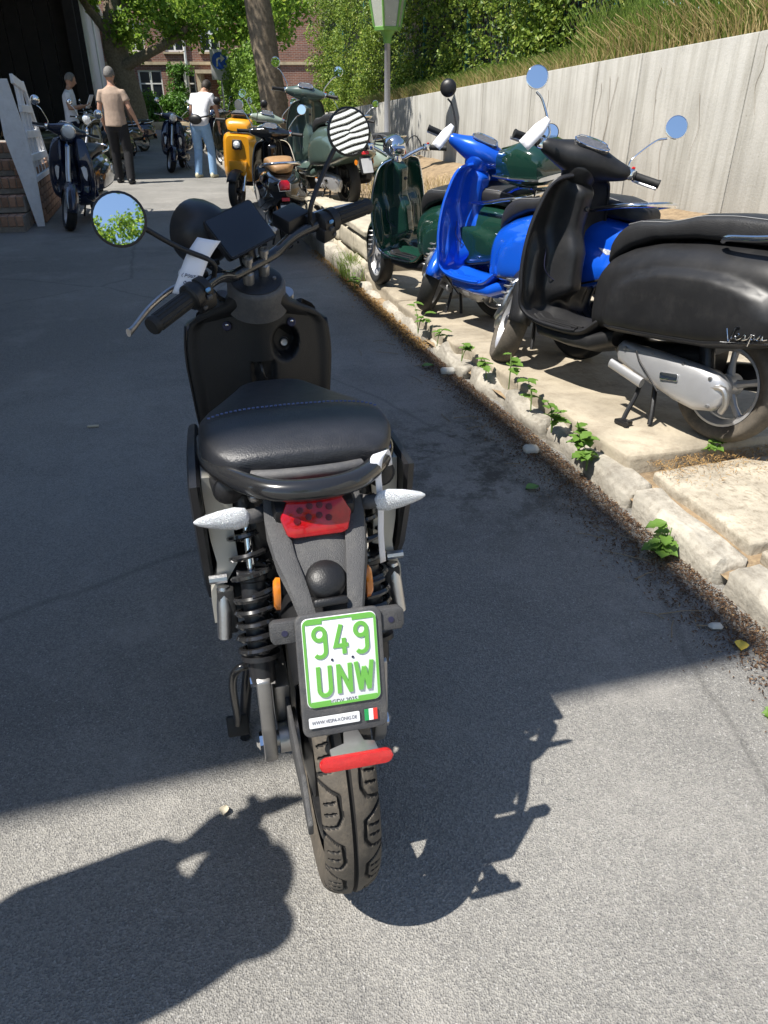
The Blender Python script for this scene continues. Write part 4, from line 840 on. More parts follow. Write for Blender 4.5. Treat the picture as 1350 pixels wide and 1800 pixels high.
# ---------------------------------------------------------------- steps and lattice balustrade on the left
BRK = pm('old_brick', (.30, .175, .115), .9, var=.3, scale=9, bump=.8, bscale=90, orand=.25, dust=.4, dcol=(.35, .3, .24)); MORT = pm('mortar', (.24, .215, .185), .95, var=.3, scale=12, bump=.7, bscale=80)
stp = tag(empty('brick_steps', S(8, -3.5, 0)), 'worn brick steps rising beside the white lattice balustrade', 'steps'); O_ = S(8, -3.5, 0)
bme = None
def brick(par, p, rot, sx=1, sy=1, sz=1):
    global bme
    if bme is None: o = obj('brick', MB().box((0, 0, 0), (.235, .11, .068), None, .006, 1), BRK, par, 30); bme = o
    else: o = bme.copy(); C.objects.link(o); o.parent = par
    o.location = p; o.rotation_euler = rot; o.scale = (sx, sy, sz); return o
for i in range(5):
    s0 = 8.2+.30*i; z = .17*(i+1)
    obj('mortar_core', rel(sbox(s0+.012, 10.4, -4.4, -2.99+.0*i, z-.17+(.002 if i else -.05), z-.012), O_), MORT, stp, 0)
    for t in np.arange(-4.35, -3.0, .08): brick(stp, S(s0+.115, t+.035, z-.052)-O_, (R_(0), R_(90), STREET+math.pi/2), .44, 1.0, 1.02) if False else brick(stp, S(s0+.115, t+.035, z-.055)-O_, (R_(90), 0, STREET+math.pi/2), 1, 1, 1.02)
pw_ = tag(empty('brick_parapet', S(9.6, -2.9, 0)), 'low sunlit brick wall at the foot of the lattice balustrade', 'wall'); O_ = S(9.6, -2.9, 0)
obj('mortar_core', rel(sbox(8.92, 10.85, -3.02, -2.90, 0, .60), O_), MORT, pw_, 0)
for r in range(8):
    for i in range(8): brick(pw_, S(9.03+.245*i+(.12 if r % 2 else 0), -2.895, .04+.0755*r)-O_, (0, 0, STREET+math.pi/2))
    for i in range(1): brick(pw_, S(8.915, -2.96, .04+.0755*r)-O_, (0, 0, STREET))
bal = tag(empty('balustrade', S(8.75, -2.84, 0)), 'white painted wooden lattice balustrade beside the brick steps', 'balustrade'); O_ = S(8.75, -2.84, 0)
def board(a, b, w, th=.035, name='board'):
    a, b = Vector(a), Vector(b); d = (b-a); L_ = d.length; d.normalize(); side = Vector((NN.x, NN.y, 0)); n3 = d.cross(side).normalized(); Rm = Matrix((d, n3, side)).transposed()
    mb = MB(); mb.box((a+b)/2-O_, (L_, w, th), Rm, .004, 1); return obj(name, mb, WBRD, bal, 30)
q = lambda s, z, t=-2.9: S(s, t+.06, z)
rings = [[q(8.60, z, t0)-O_, q(8.60, z, t1)-O_, q(8.64, z, t1)-O_, q(8.64, z, t0)-O_] for z, t0, t1 in ((0, -2.98, -2.90), (.5, -3.05, -2.88), (.95, -3.12, -2.89), (1.5, -3.10, -2.96))]
obj('newel_board', MB().loft(rings), WBRD, bal, 30)
board(q(8.54, 1.5), q(9.25, 1.43), .09); board(q(9.25, 1.46), q(10.15, .55), .09)
for z, e in ((1.22, 9.42), (.96, 9.68), (.72, 9.92)): board(q(8.66, z, -2.897), q(e, z-.02, -2.897), .075)
for s_, zb, zt in ((8.86, .5, 1.45), (9.12, .5, 1.43), (9.42, .5, 1.25), (9.7, .5, .98)): board(q(s_, zb, -2.915), q(s_-.03, zt, -2.915), .05)
board(q(8.68, .5, -2.896), q(10.1, .5, -2.896), .06)

# ---------------------------------------------------------------- trees
BARK = pm('bark', (.19, .15, .105), .92, var=.45, scale=14, bump=1.0, bscale=26, dust=.5, dcol=(.1, .08, .055)); 
def bark_tube(P, r, name, par, n=18):
    mb = MB(); mb.tube(P, r, n, 8)
    for i, v in enumerate(mb.v):
        q = Vector(v); w = Vector((q.x*9, q.y*9, q.z*1.6)); d = mnoise.noise(w)*.5+mnoise.noise(w*2.3)*.35
        mb.v[i] = tuple(q+Vector((mnoise.noise(w), mnoise.noise(w+Vector((7, 0, 0))), 0))*.035*min(1, (r[0] if isinstance(r, list) else r)/.25))
    return obj(name, mb, BARK, par, 60)
LF = leafmat('plane_leaf', (.08, .17, .02), (.30, .44, .055), (.5, .55, .1), .55)
def tree(loc, trunk, limbs, cents, rads, nleaf, size, label, seedmat=LF, name='tree'):
    e = tag(empty(name, loc), label, 'tree'); bark_tube(trunk[0], trunk[1], 'trunk', e, 24)
    for P, r in limbs: bark_tube(P, r, 'limb', e, 10)
    Pp, d = clumps(cents, rads, nleaf, .35); v, f = leaf_quads(Pp, size, d*.4+np.array([0, 0, .5]), 1.0, .75, .3); fast('crown', v, f, seedmat, e); return e
T1 = Vector((-1.9, 14.6, 0))
c1 = [(random.gauss(-.4, 1.9), random.gauss(.6, 1.7), random.uniform(3.6, 8.2)) for _ in range(60)]
tree(T1, ([(0.06, 0, -.1), (.04, 0, .5), (-.06, 0, 1.4), (-.20, .05, 2.6), (-.36, .1, 4.2), (-.4, .2, 6)], [.30, .25, .225, .21, .18, .1]), [([(-.45, .1, 3.6), (-1.3, .2, 4.6), (-2.4, .4, 5.6)], [.12, .04]), ([(-.48, .1, 4.0), (.6, .6, 5.2), (1.5, .9, 6.2)], [.12, .04])], c1, [random.uniform(.4, .8) for _ in c1], 16000, .12, 'tree with a straight ridged brown trunk growing between the parked scooters')
T2 = Vector((-9.5, 31, 0))
c2 = [(random.gauss(1.6, 2.6), random.gauss(0, 1.6), random.uniform(3.0, 7.5)) for _ in range(70)]+[(random.uniform(-1, 6.5), random.uniform(-1, 1), random.uniform(3.3, 4.6)) for _ in range(34)]
tree(T2, ([(.25, 0, -.2), (.1, 0, .6), (0, 0, 1.6), (-.25, 0, 3), (-.1, 0, 4.2), (.3, 0, 6.5)], [.62, .5, .45, .42, .3, .12]), [([(-.1, -.2, 2.3), (1.0, -.3, 2.75), (2.2, -.3, 3.3), (3.2, -.2, 4.2)], [.2, .1]), ([(-.2, 0, 3.2), (-.9, 0, 4.0), (-1.5, 0, 5)], [.2, .08]), ([(0, 0, 3.8), (.8, .2, 4.8), (1.5, .3, 6)], [.2, .08])], c2, [random.uniform(.35, .75) for _ in c2], 20000, .16, 'broad leafy tree with a forked trunk standing before the brick house')
T4 = Vector((1.6, -19, 0))
c4 = [(random.gauss(0, 2.1), random.gauss(0, 2.1), random.uniform(3.2, 10.5)) for _ in range(110)]
tree(T4, ([(0, 0, -.1), (0, 0, 2), (.1, 0, 4), (0, 0, 6.5)], [.3, .25, .2, .08]), [], c4, [random.uniform(.4, .8) for _ in c4], 26000, .15, 'tall leafy tree standing behind the photographer')
mb = MB(); mb.tube([(-14, -7.5, 6.4), (0, -8, 5.7), (14, -8.5, 6.3)], .02, 6, 6); tag(obj('overhead_cable', mb, RUB), 'thin black overhead cable crossing behind the photographer', 'cable')
# shrubs and hedge at the end of the yard
LF2 = leafmat('shrub_leaf', (.04, .11, .012), (.12, .26, .03), None, .35)
def shrub(name, cents, rads, n, size, label, cat, mat=LF2):
    P, d = clumps(cents, rads, n, .6); v, f = leaf_quads(P, size, d, .8, .8); return tag(fast(name, v, f, mat), label, cat)
shrub('shrub', [(random.uniform(-12.9, -10.0), random.uniform(41.3, 42.3), random.uniform(.5, 1.35)) for _ in range(36)], [random.uniform(.25, .5) for _ in range(36)], 5000, .13, 'bright green shrub in front of the brick house windows', 'shrub')
shrub('climber', [(-10.6+random.gauss(0, .35), 43.6, random.uniform(.9, 2.9)) for _ in range(24)], [random.uniform(.15, .35) for _ in range(24)], 1800, .12, 'light green climbing plant growing up the brick house wall', 'climber')
tag(obj('planter_wall', MB().box((-11.4, 40.9, .14), (3.4, .25, .4), None, .02), SAND, None, 30), 'low yellow sandstone planter wall below the bright green shrub', 'planter')
HG = leafmat('hedge_leaf', (.10, .20, .02), (.22, .34, .05), None, .35)
cs = []
for i in range(260): s_ = random.uniform(24, 36); cs.append(tuple(S(s_, 1.9+random.uniform(-.15, .15), random.uniform(.2, 2.75-.02*(s_-24)))))
shrub('hedge', cs, [random.uniform(.25, .4) for _ in cs], 16000, .11, 'clipped light green hedge behind the round blue sign', 'hedge', HG)
# blue turn-right sign
BLU = pm('sign_blue', (.01, .09, .52), .35, var=.05); sx_, sy_, sz_ = -6.4, 33.0, 2.62
sg_ = tag(empty('road_sign', (sx_, sy_, 0)), 'round blue road sign with a white arrow bending to the right', 'sign'); dirn = Vector((.2, -1, 0)).normalized(); su = Vector((-dirn.y, dirn.x, 0)); 
obj('sign_post', MB().tube([(0, .06, 0), (0, .06, 3.3)], .035, 10), STEEL, sg_)
bk = obj('back_plate', MB().prism(rrect(.70, 1.02, .04), (0, .01, sz_-.13), su, (0, 0, 1), dirn*.02, .003), pm('sign_grey', (.55, .56, .58), .5, var=.05), sg_); dsk = obj('sign_disc', MB().lathe([(.30, 0), (.30, .006), (0, .006)], Vector((0, 0, sz_))+dirn*.024, dirn, 32), BLU, sg_); obj('white_ring', MB().lathe([(.292, .0), (.305, .0), (.305, .009), (.292, .009)], Vector((0, 0, sz_))+dirn*.024, dirn, 32, True), WFR, dsk)
mb = MB(); o3 = Vector((0, 0, sz_))+dirn*.031
mb.ribbon([(-.10, -.19), (-.10, -.02), (-.085, .035), (-.045, .07), (.0, .08), (.08, .08)], .06, o3, su, (0, 0, 1), dirn, .004); mb.prism([(.05, -.05), (.21, .08), (.05, .21)], o3, su, (0, 0, 1), dirn*.004); obj('white_arrow', mb, WFR, dsk, 0)
# lantern on the planting bed
LG = pm('lamp_green', (.16, .36, .08), .4, var=.12); LPG = pm('lantern_glass', (.62, .64, .56), .25, var=.08, trans=.35)
lp = tag(empty('street_lamp', S(10.4, 1.9, .44)), 'green lantern on a slim grey post in front of the ivy', 'lamp')
obj('post', MB().lathe([(.07, -.45), (.07, .25), (.045, .3), (.042, 1.62), (.05, 1.63)], (0, 0, 0), (0, 0, 1), 18), pm('post_grey', (.33, .33, .34), .45, .4, var=.1), lp)
obj('collar', MB().lathe([(.055, 1.55), (.06, 1.62), (.10, 1.68), (.12, 1.72)], (0, 0, 0), (0, 0, 1), 18), LG, lp)
def ring6(r, z): return [Vector((r*math.cos(R_(60*k+15)), r*math.sin(R_(60*k+15)), z)) for k in range(6)]
A, B = ring6(.19, 1.74), ring6(.30, 2.32); mb = MB(); mb.loft([ring6(.19, 1.70), ring6(.20, 1.74), ring6(.19, 1.745)]); fr_ = obj('lantern_frame', mb, LG, lp, 30)
for k in range(6):
    obj('lantern_rib', MB().tube([A[k], B[k]], .016, 6), LG, fr_); a, b, c_, d_ = A[k], A[(k+1) % 6], B[(k+1) % 6], B[k]; cen = Vector((0, 0, 2.0)); sh_ = lambda p: p*.965+cen*.0+Vector((0, 0, p.z*.035)); obj('lantern_pane', MB().add([sh_(a), sh_(b), sh_(c_), sh_(d_)], [(0, 1, 2, 3)]), LPG, fr_, 0, solid=.006)
obj('lantern_roof', MB().loft([ring6(.34, 2.32), ring6(.33, 2.36), ring6(.12, 2.6), ring6(.05, 2.66)]), LG, lp, 30)
# ================================================================ classic-shaped motor scooters
def paint(name, col, rough=.2, metal=.0, coat=1.0, dust=.0): return pm(name, col, rough, metal, var=.05, scale=3, coat=coat, dust=dust, rvar=.03)
SEATB = pm('saddle_black', (.022, .022, .023), .45, var=.15, scale=20, bump=.4, bscale=220); SEATT = pm('saddle_tan', (.33, .19, .085), .5, var=.15, scale=20, bump=.3, bscale=200)
PLATE = pm('small_plate', (.5, .5, .5), .4, var=.1); GAUGE = pm('gauge_glass', (.10, .10, .105), .2, var=.35, scale=60, coat=.6)
THREAD = pm('grey_thread', (.3, .3, .3), .7)
bx_ = [-.45, -.40, -.3, -.15, 0, .15, .3, .42, .52, .6, .64]
def b_w(x): return interp(x, bx_, [.05, .10, .16, .195, .21, .215, .212, .20, .185, .165, .145])
def b_zb(x): return interp(x, [-.45, -.3, -.15, 0, .3, .5, .64], [.52, .445, .40, .372, .352, .34, .33])
def b_zt(x): return interp(x, [-.45, -.3, -.1, .15, .35, .5, .6, .64], [.655, .712, .738, .738, .722, .685, .645, .61])
def b_arch(x):
    q = 1-((x-.09)/.50)**2; return .36+(.275*math.sqrt(q) if q > 0 else -1)
def b_y(x, z):
    zb, zt = b_zb(x), b_zt(x); m, h = (zb+zt)/2, (zt-zb)/2; ex = 2.6 if z > m else 5.0; q = max(0, 1-abs((z-m)/h)**ex)
    return b_w(x)*q**(1/ex)
def cowl(x, z): return .034*sstep(-.001, .013, b_arch(x)-z)*sstep(.56, .48, x)
def vespa(name, label, body, seat=None, steer=0, group=None, trim=None, headset='shell', grabs=True, front='apron', mirrors=True, mback=None, tagl=None, emblem=False, wheelmat=None, inner=None, topcase=None, plate=True, rough=False, flipl=False):
    e = tag(empty(name), label, 'scooter', group); trim = trim or CHR; seat = seat or SEATB; wm = wheelmat or ALUP; inner = inner or body
    Pq = Vector((.985, 0, 1.0)); rk = R_(25); ax = Vector((-math.sin(rk), 0, math.cos(rk)))
    MS = Matrix.Translation(Pq) @ Matrix.Rotation(R_(steer), 4, ax) @ Matrix.Translation(-Pq)
    def so(nm, mb, mat, par=None, **k):
        mb.v = [tuple(MS @ Vector(v)) for v in mb.v]; return obj(nm, mb, mat, par or e, **k)
    def wheel_s(c, steered):
        w = wheel(e, c, .222, .108, .150, wm, 5, False, TYRE if rough else RUB, .045, .04)
        if steered:
            for o in [w]+list(w.children):
                o.data.transform(MS)
        return w
    wheel_s((0, 0, .222), False); wheel_s((1.33, 0, .222), True)
    # rear shell with bulging side cowls
    xs_ = np.concatenate([np.linspace(-.45, -.38, 5), np.linspace(-.34, .5, 30), np.linspace(.52, .64, 8)]); rings = []
    for x in xs_:
        zb, zt = b_zb(x), b_zt(x); m, h, w = (zb+zt)/2, (zt-zb)/2, b_w(x); r_ = []
        for j in range(72):
            a = 2*math.pi*j/72; c_, s_ = math.cos(a), math.sin(a); ex = 2.6 if s_ > 0 else 5.0; y = w*math.copysign(abs(c_)**(2/ex), c_); z = m+h*math.copysign(abs(s_)**(2/ex), s_)
            if abs(y) > .02: y += math.copysign(cowl(x, z)*min(1, abs(y)/.1), y)
            r_.append(Vector((x, y, z)))
        rings.append(r_)
    mb = MB(); mb.loft(rings); bs = obj('body_shell', mb, body, e, 70)
    for sg in (1, -1):
        mb = MB(); P = [(x, sg*(b_y(x, z)+cowl(x, z)+.001), z) for x, z in [(xx, b_zb(xx)+.028) for xx in np.linspace(-.30, .5, 12)]]; mb.tube(P, .006, 6, 2); obj('lower_trim', mb, BLK, bs)
        # rear indicator set into the flank
        o_ = [(-.20, .60), (-.26, .595), (-.36, .545), (-.385, .525), (-.35, .53), (-.24, .575)]
        mb = MB(); V_ = [(x, sg*(b_y(x, z)+cowl(x, z)+.004), z) for x, z in o_]; V2 = [(x, sg*(b_y(x, z)+cowl(x, z)-.01), z) for x, z in o_]; mb.loft([[Vector(p) for p in V2], [Vector(p) for p in V_]]); obj('rear_indicator', mb, CLR, bs, 30)
    # saddle
    def ssec(x):
        hw = interp(x, [-.33, -.28, -.1, .15, .35, .5, .62, .68, .70], [.06, .10, .128, .138, .135, .12, .095, .06, .02]); zt = interp(x, [-.33, -.28, -.15, .05, .2, .28, .36, .48, .58, .66, .70], [.775, .80, .83, .838, .828, .806, .792, .79, .768, .71, .645]); zb = interp(x, [-.33, -.1, .2, .4, .55, .66, .70], [.715, .735, .735, .715, .665, .60, .59])
        out = []
        for j in range(28):
            a = 2*math.pi*j/28; c_, s_ = math.cos(a), math.sin(a); ex = 2/3.2 if s_ > 0 else 2/4.5; out.append(Vector((x, hw*math.copysign(abs(c_)**ex, c_), (zb+zt)/2+(zt-zb)/2*math.copysign(abs(s_)**ex, s_))))
        return out
    mb = MB(); mb.loft([ssec(x) for x in np.concatenate([np.linspace(-.33, -.28, 3), np.linspace(-.24, .6, 26), np.linspace(.62, .70, 6)])]); st_ = obj('saddle', mb, seat, e, 180)
    for sg in (1, -1):
        mb = MB(); mb.tube([max(ssec(x), key=lambda p: p.z+sg*p.y*.42)+Vector((0, sg*.001, .0012)) for x in np.linspace(-.26, .58, 24)], .0013, 5); obj('piping', mb, THREAD, st_)
    # apron and floor in one pressing
    path = [(1.005, .935, .085), (1.02, .918, .145), (1.04, .88, .180), (1.06, .80, .207), (1.078, .70, .228), (1.088, .58, .238), (1.085, .47, .236), (1.06, .385, .226), (1.01, .325, .210), (.93, .298, .198), (.80, .292, .194), (.70, .295, .188), (.64, .315, .172), (.60, .37, .15)]
    pp = cr([(a, b, c) for a, b, c in path], 4)
    def ap(u, v):
        i = int(round(u*(len(pp)-1))); x, z, hw = pp[i]; k = v; y = k*hw
        back = sstep(.32, .46, z)
        x2 = x-.055*back*abs(k)**2.6-.125*back*math.exp(-(y/.070)**4)*sstep(.96, .86, z)-.05*back*sstep(.72, .60, z)*sstep(.9, .7, abs(k)) ; z2 = z+.045*(1-back)*math.exp(-(y/.065)**2)+.014*(1-back)*sstep(.86, 1, abs(k))
        return (x2, y, z2)
    mb = MB(); mb.grid(ap, np.linspace(0, 1, len(pp)), np.linspace(-1, 1, 45))
    apn = obj('apron', mb, inner, e, 70, solid=.012, off=1)
    for k in (-1, 1):
        mb = MB(); mb.tube([ap(u, k*1.0) for u in np.linspace(0, .86, 40)], .0075, 8); obj('apron_rim', mb, trim, apn)
        for j, kk in enumerate((.42, .60, .78)):
            mb = MB(); mb.tube([(x, k*kk*.195, .306) for x in np.linspace(.74, .96, 6)]+[(1.0, k*kk*.197, .325)], .0065, 6); obj('floor_rib', mb, inner if headset == 'shell' else CHR, apn)
    # glove box lid line and lock
    mb = MB(); mb.tube([(ap(.50, -.62)[0]-.004, -.125, .62), (ap(.50, -.6)[0]-.012, -.12, .53), (.985, -.06, .478), (.925, 0, .475), (.985, .06, .478), (ap(.5, .6)[0]-.012, .12, .53), (ap(.5, .62)[0]-.004, .125, .62)], .0022, 6, 5); obj('lid_seam', mb, INK, apn)
    mb = MB(); mb.lathe([(.012, 0), (.012, .006), (.008, .008)], (.935, -.012, .80), (-1, 0, .25), 14); obj('ignition_lock', mb, BLK, apn)
    mb = MB(); mb.loft([sec(1.04, .32, .13, .03, 3), sec(.95, .27, .17, .045, 3), sec(.75, .262, .175, .045, 3), sec(.62, .27, .16, .05, 3), sec(.52, .31, .12, .05, 3)]); obj('under_belly', mb, body if headset == 'shell' else BLK, e, 60)
    mb = MB(); mb.loft([sec(.55, .28, .07, .05), sec(.42, .24, .09, .07), sec(.2, .26, .09, .09), sec(.08, .3, .07, .08)]); obj('engine_block', mb, BLK, e)
    # front: horn cover, indicators, nose emblem
    mb = MB(); mb.tube([(1.045, 0, .90), (1.075, 0, .80), (1.10, 0, .66), (1.105, 0, .56)], [.018, .030, .036, .020], 12, 4, flat=.55, up=(1, 0, 0)); obj('horn_cover', mb, body, e)
    for k in range(3): mb = MB(); mb.box((1.121, 0, .575-.022*k), (.012, .045, .007), None, .002); obj('vent', mb, CHR, e)
    mb = MB(); mb.prism([(-.013, -.013), (.013, -.013), (.013, .013), (-.013, .013)], (1.088, 0, .86), (0, 1, 0), (-.25, 0, 1), (.008, 0, .002), .003); obj('nose_badge', mb, pm('badge_blue', (.06, .18, .45), .25, coat=1), e)
    for sg in (1, -1):
        mb = MB(); o_ = [(.118, .64), (.150, .655), (.172, .63), (.176, .56), (.160, .50), (.140, .53)]
        f_ = lambda y, z, d: Vector((1.09-.085*(abs(y)/.21)**2.2+.014+d, sg*y, z)); mb.loft([[f_(y, z, -.01) for y, z in o_], [f_(y, z, .006) for y, z in o_]]); obj('front_indicator', mb, CLR, e, 30)
    # steered: mudguard, fork arm, column, headset
    rings = []; cw = Vector((1.33, 0, .222))
    for a in np.linspace(R_(2), R_(176), 22):
        n_ = Vector((math.cos(a), 0, math.sin(a))); rr = .245+.02*math.sin(a)**2+.03*sstep(R_(120), R_(176), a); hw = .075*(.72+.28*math.sin(a)); rings.append([cw+n_*(rr+.03-.085*(abs(y))**2.6)+Vector((0, y*hw, 0)) for y in np.linspace(-1, 1, 13)])
    mb = MB(); mb.loft(rings, False, False); mg = so('front_mudguard', mb, body, ang=70, solid=.005); mb = MB(); mb.tube([cw+Vector((math.cos(a), 0, math.sin(a)))*.290 for a in np.linspace(R_(40), R_(95), 8)], [.004, .009, .004], 8, 2); so('mudguard_crest', mb, trim, mg)
    mb = MB(); mb.tube([(1.06, 0, .85), (1.22, 0, .50), (1.245, .07, .40), (1.25, .085, .28), (1.33, .085, .222)], [.028, .026, .022, .02, .02], 12, 5); mb.lathe([(.06, .0), (.06, .012), (.03, .018)], (1.33, .07, .222), (0, 1, 0), 20); fk = so('fork_arm', mb, ALU); mb = MB(); mb.spring((1.235, .095, .43), (1.27, .095, .26), .022, 5, .005); so('fork_spring', mb, STEEL, fk)
    if headset == 'shell':
        rings = []
        for y, r1, r2, dx, dz in [(q_*y, r1, r2, dx, dz) for q_, lst in ((-1, [(.215, .026, .026, -.028, .004), (.18, .036, .036, -.022, .0), (.13, .050, .050, -.012, -.002), (.085, .070, .066, -.004, -.002), (.045, .090, .076, .006, .0)]), (1, [(0, .098, .080, .010, .002), (.045, .090, .076, .006, .0), (.085, .070, .066, -.004, -.002), (.13, .050, .050, -.012, -.002), (.18, .036, .036, -.022, .0), (.215, .026, .026, -.028, .004)])) for y, r1, r2, dx, dz in lst]:
            rings.append([Vector((.985+dx+r1*math.cos(q), y, 1.0+dz+r2*math.sin(q))) for q in np.linspace(0, 2*math.pi, 20, endpoint=False)])
        mb = MB(); mb.loft(rings); mb.loft([[Vector((cx+r*1.1*math.cos(q), r*1.25*math.sin(q), z)) for q in np.linspace(0, 2*math.pi, 20, endpoint=False)] for cx, z, r in ((.985, .985, .075), (.99, .95, .070), (1.0, .915, .060), (1.012, .885, .052))])
        hs = so('headset', mb, body, ang=70, sub=1)
        gn = Vector((-.62, 0, .78)).normalized(); gw_ = Vector((.78, 0, .62)).normalized(); gc = Vector((.935, 0, 1.066)); og = [(a*.080*(1-.14*(b > 0)*1), b*.034) for a, b in [(math.copysign(abs(math.cos(t))**.7, math.cos(t)), math.copysign(abs(math.sin(t))**.7, math.sin(t))) for t in np.linspace(0, 2*math.pi, 28, endpoint=False)]]
        mb = MB(); mb.prism(og, gc-gn*.02, (0, 1, 0), gw_, gn*.022, 0); gg = so('gauge', mb, GAUGE, hs); mb = MB(); mb.tube([gc+Vector((0, a, 0))+gw_*b+gn*.002 for a, b in og], .0045, 8, 0, True); so('gauge_rim', mb, CHR, gg)
        mb = MB(); mb.lathe([(.045, -.02), (.074, .0), (.078, .014), (.070, .02)], (1.07, 0, 1.0), (1, 0, -.12), 28); hr = so('head_lamp', mb, CHR, hs); mb = MB(); mb.lathe([(.070, .016), (.05, .03), (0, .036)], (1.07, 0, 1.0), (1, 0, -.12), 28); so('lamp_lens', mb, CLR, hr)
    else:
        mb = MB(); mb.tube([(.95, .33, 1.0), (.96, .20, 1.0), (.975, .12, .97), (.985, .05, .935), (.99, 0, .93), (.985, -.05, .935), (.975, -.12, .97), (.96, -.20, 1.0), (.95, -.33, 1.0)], .0125, 12, 6); mb.lathe([(.05, -.05), (.045, 0), (.03, .03)], (1.0, 0, .93), ax, 18); hs = so('handlebar', mb, CHR)
        mb = MB(); mb.lathe([(0, -.085), (.04, -.08), (.066, -.055), (.076, -.015), (.08, .02), (.074, .03)], (1.05, 0, 1.0), (1, 0, -.12), 28); hr = so('head_lamp', mb, CHR, hs); mb = MB(); mb.lathe([(.074, .026), (.05, .04), (0, .046)], (1.05, 0, 1.0), (1, 0, -.12), 24); so('lamp_lens', mb, CLR, hr)
        mb = MB(); mb.box((.975, 0, .985), (.06, .10, .05), Matrix.Rotation(-.4, 3, 'Y'), .01); so('gauge', mb, CHR, hs)
        for sg in (1, -1): mb = MB(); mb.tube([(.965, .18*sg, 1.0), (1.0, .14*sg, 1.07), (1.02, .09*sg, 1.04), (1.02, .04*sg, .92)], .004, 6, 6); so('cable', mb, RUB, hs)
    for sg in (1, -1):
        g0, g1 = Vector((.925, .345*sg, 1.0)), Vector((.955, .225*sg, 1.004))
        if headset != 'shell': g0.z += .0; g1.z -= .002
        d_ = g1-g0; mb = MB(); mb.lathe([(.0, 0), (.018, .001), (.019, .006), (.0165, .012), (.0165, d_.length-.012), (.021, d_.length-.01), (.021, d_.length)], g0, d_, 18); so('grip', mb, RUB, hs)
        mb = MB(); mb.box(g1+d_*.16, (.045, .05, .046), None, .010); sw = so('switch_box', mb, CHR, hs); mb = MB(); mb.box(g1+d_*.1+Vector((-.012, 0, .026)), (.016, .014, .01), None, .003); so('switch_button', mb, RED if sg < 0 else BLK, sw)
        mb = MB(); mb.tube([g1+Vector((.035, 0, -.005)), g1+Vector((.055, .03*sg, -.012)), g0+Vector((.05, -.01*sg, -.014)), g0+Vector((.042, .004*sg, -.014))], [.006, .007, .006, .008], 8, 4, flat=.6); so('brake_lever', mb, ALU, hs)
        if mirrors:
            b0 = g1+d_*.25; c_ = Vector((.955, .325*sg, 1.235)); st = [b0+Vector((.0, 0, .02)), b0+Vector((0, .002*sg, .06)), b0.lerp(c_, .55)+Vector((.015, 0, .03)), c_+Vector((.01, -.018*sg, -.05))]
            mo = mirror(e, c_, (-1, 0, .08) if not (flipl and sg > 0) else (1, 0, .1), .047, st, .005, mback or CHR)
            for o in [mo]+list(mo.children): o.data.transform(MS)
    # tail
    mb = MB(); mb.prism([(-.045, -.035), (.045, -.035), (.052, .02), (.03, .045), (-.03, .045), (-.052, .02)], (-.435, 0, .615), (0, 1, 0), (.3, 0, .95), (-.035, 0, .012), .006); tl = obj('tail_lamp', mb, REDL, e, 40); mb = MB(); mb.tube([(-.452, a, .615+b*.95) for a, b in ((-.048, -.038), (.048, -.038), (.056, .02), (.032, .049), (-.032, .049), (-.056, .02))], .005, 6, 0, True); obj('lamp_rim', mb, trim, tl)
    mb = MB(); mb.prism([(-.06, 0), (.06, 0), (.075, .10), (.05, .16), (-.05, .16), (-.075, .10)], (-.50, 0, .33), (0, 1, 0), (.36, 0, .93), (.012, 0, -.005), .004); ph = obj('plate_holder', mb, BLK, e)
    if plate: mb = MB(); mb.prism(rrect(.105, .13, .008), (-.488, 0, .40), (0, 1, 0), (.36, 0, .93), (-.003, 0, .001)); obj('number_plate', mb, PLATE, ph, 30)
    mb = MB(); mb.prism(rrect(.07, .03, .004), (-.452, 0, .505), (0, 1, 0), (.36, 0, .93), (-.012, 0, .004), .002); obj('rear_reflector', mb, REDR, ph, 30)
    for sg in (1, -1): mb = MB(); mb.lathe([(.0, .0), (.022, .004), (.024, .012), (0, .013)], (-.43, .078*sg, .43), (-.2, sg, 0), 18); obj('side_reflector', mb, AMB, e)
    if grabs:
        mb = MB(); mb.tube([(.06, .150, .745), (.02, .178, .755), (-.12, .185, .765), (-.27, .165, .79), (-.36, .11, .80), (-.385, 0, .805), (-.36, -.11, .80), (-.27, -.165, .79), (-.12, -.185, .765), (.02, -.178, .755), (.06, -.150, .745)], .0115, 10, 5); obj('grab_handle', mb, CHR, e)
    # engine and transmission cover, stands, silencer
    rings = []
    for x, z, h, y0, y1 in ((.47, .27, .018, .10, .13), (.44, .268, .045, .095, .150), (.34, .255, .055, .09, .165), (.25, .245, .066, .09, .172), (.12, .225, .080, .09, .175), (.02, .215, .084, .09, .172), (-.05, .215, .070, .09, .16), (-.085, .218, .04, .095, .14)):
        rings.append([Vector((x, (y0+y1)/2+(y1-y0)/2*math.copysign(abs(math.cos(q))**.6, math.cos(q)), z+h*math.copysign(abs(math.sin(q))**.75, math.sin(q)))) for q in np.linspace(0, 2*math.pi, 24, endpoint=False)])
    mb = MB(); mb.loft(rings); ec = obj('transmission_cover', mb, ALUP, e, 60)
    for bxx, bz in ((.40, .29), (.25, .297), (.10, .292), (-.03, .268), (-.045, .165), (.08, .158), (.24, .195)): mb = MB(); mb.lathe([(.0075, -.006), (.0075, .004), (.004, .005)], (bxx, .160, bz), (0, 1, 0), 8); obj('bolt', mb, STEEL, ec)
    mb = MB(); mb.tube([(.33, .171, .295), (.30, .175, .26), (.24, .178, .215), (.18, .177, .165)], .004, 6, 4); obj('cover_seam', mb, DARKM, ec)
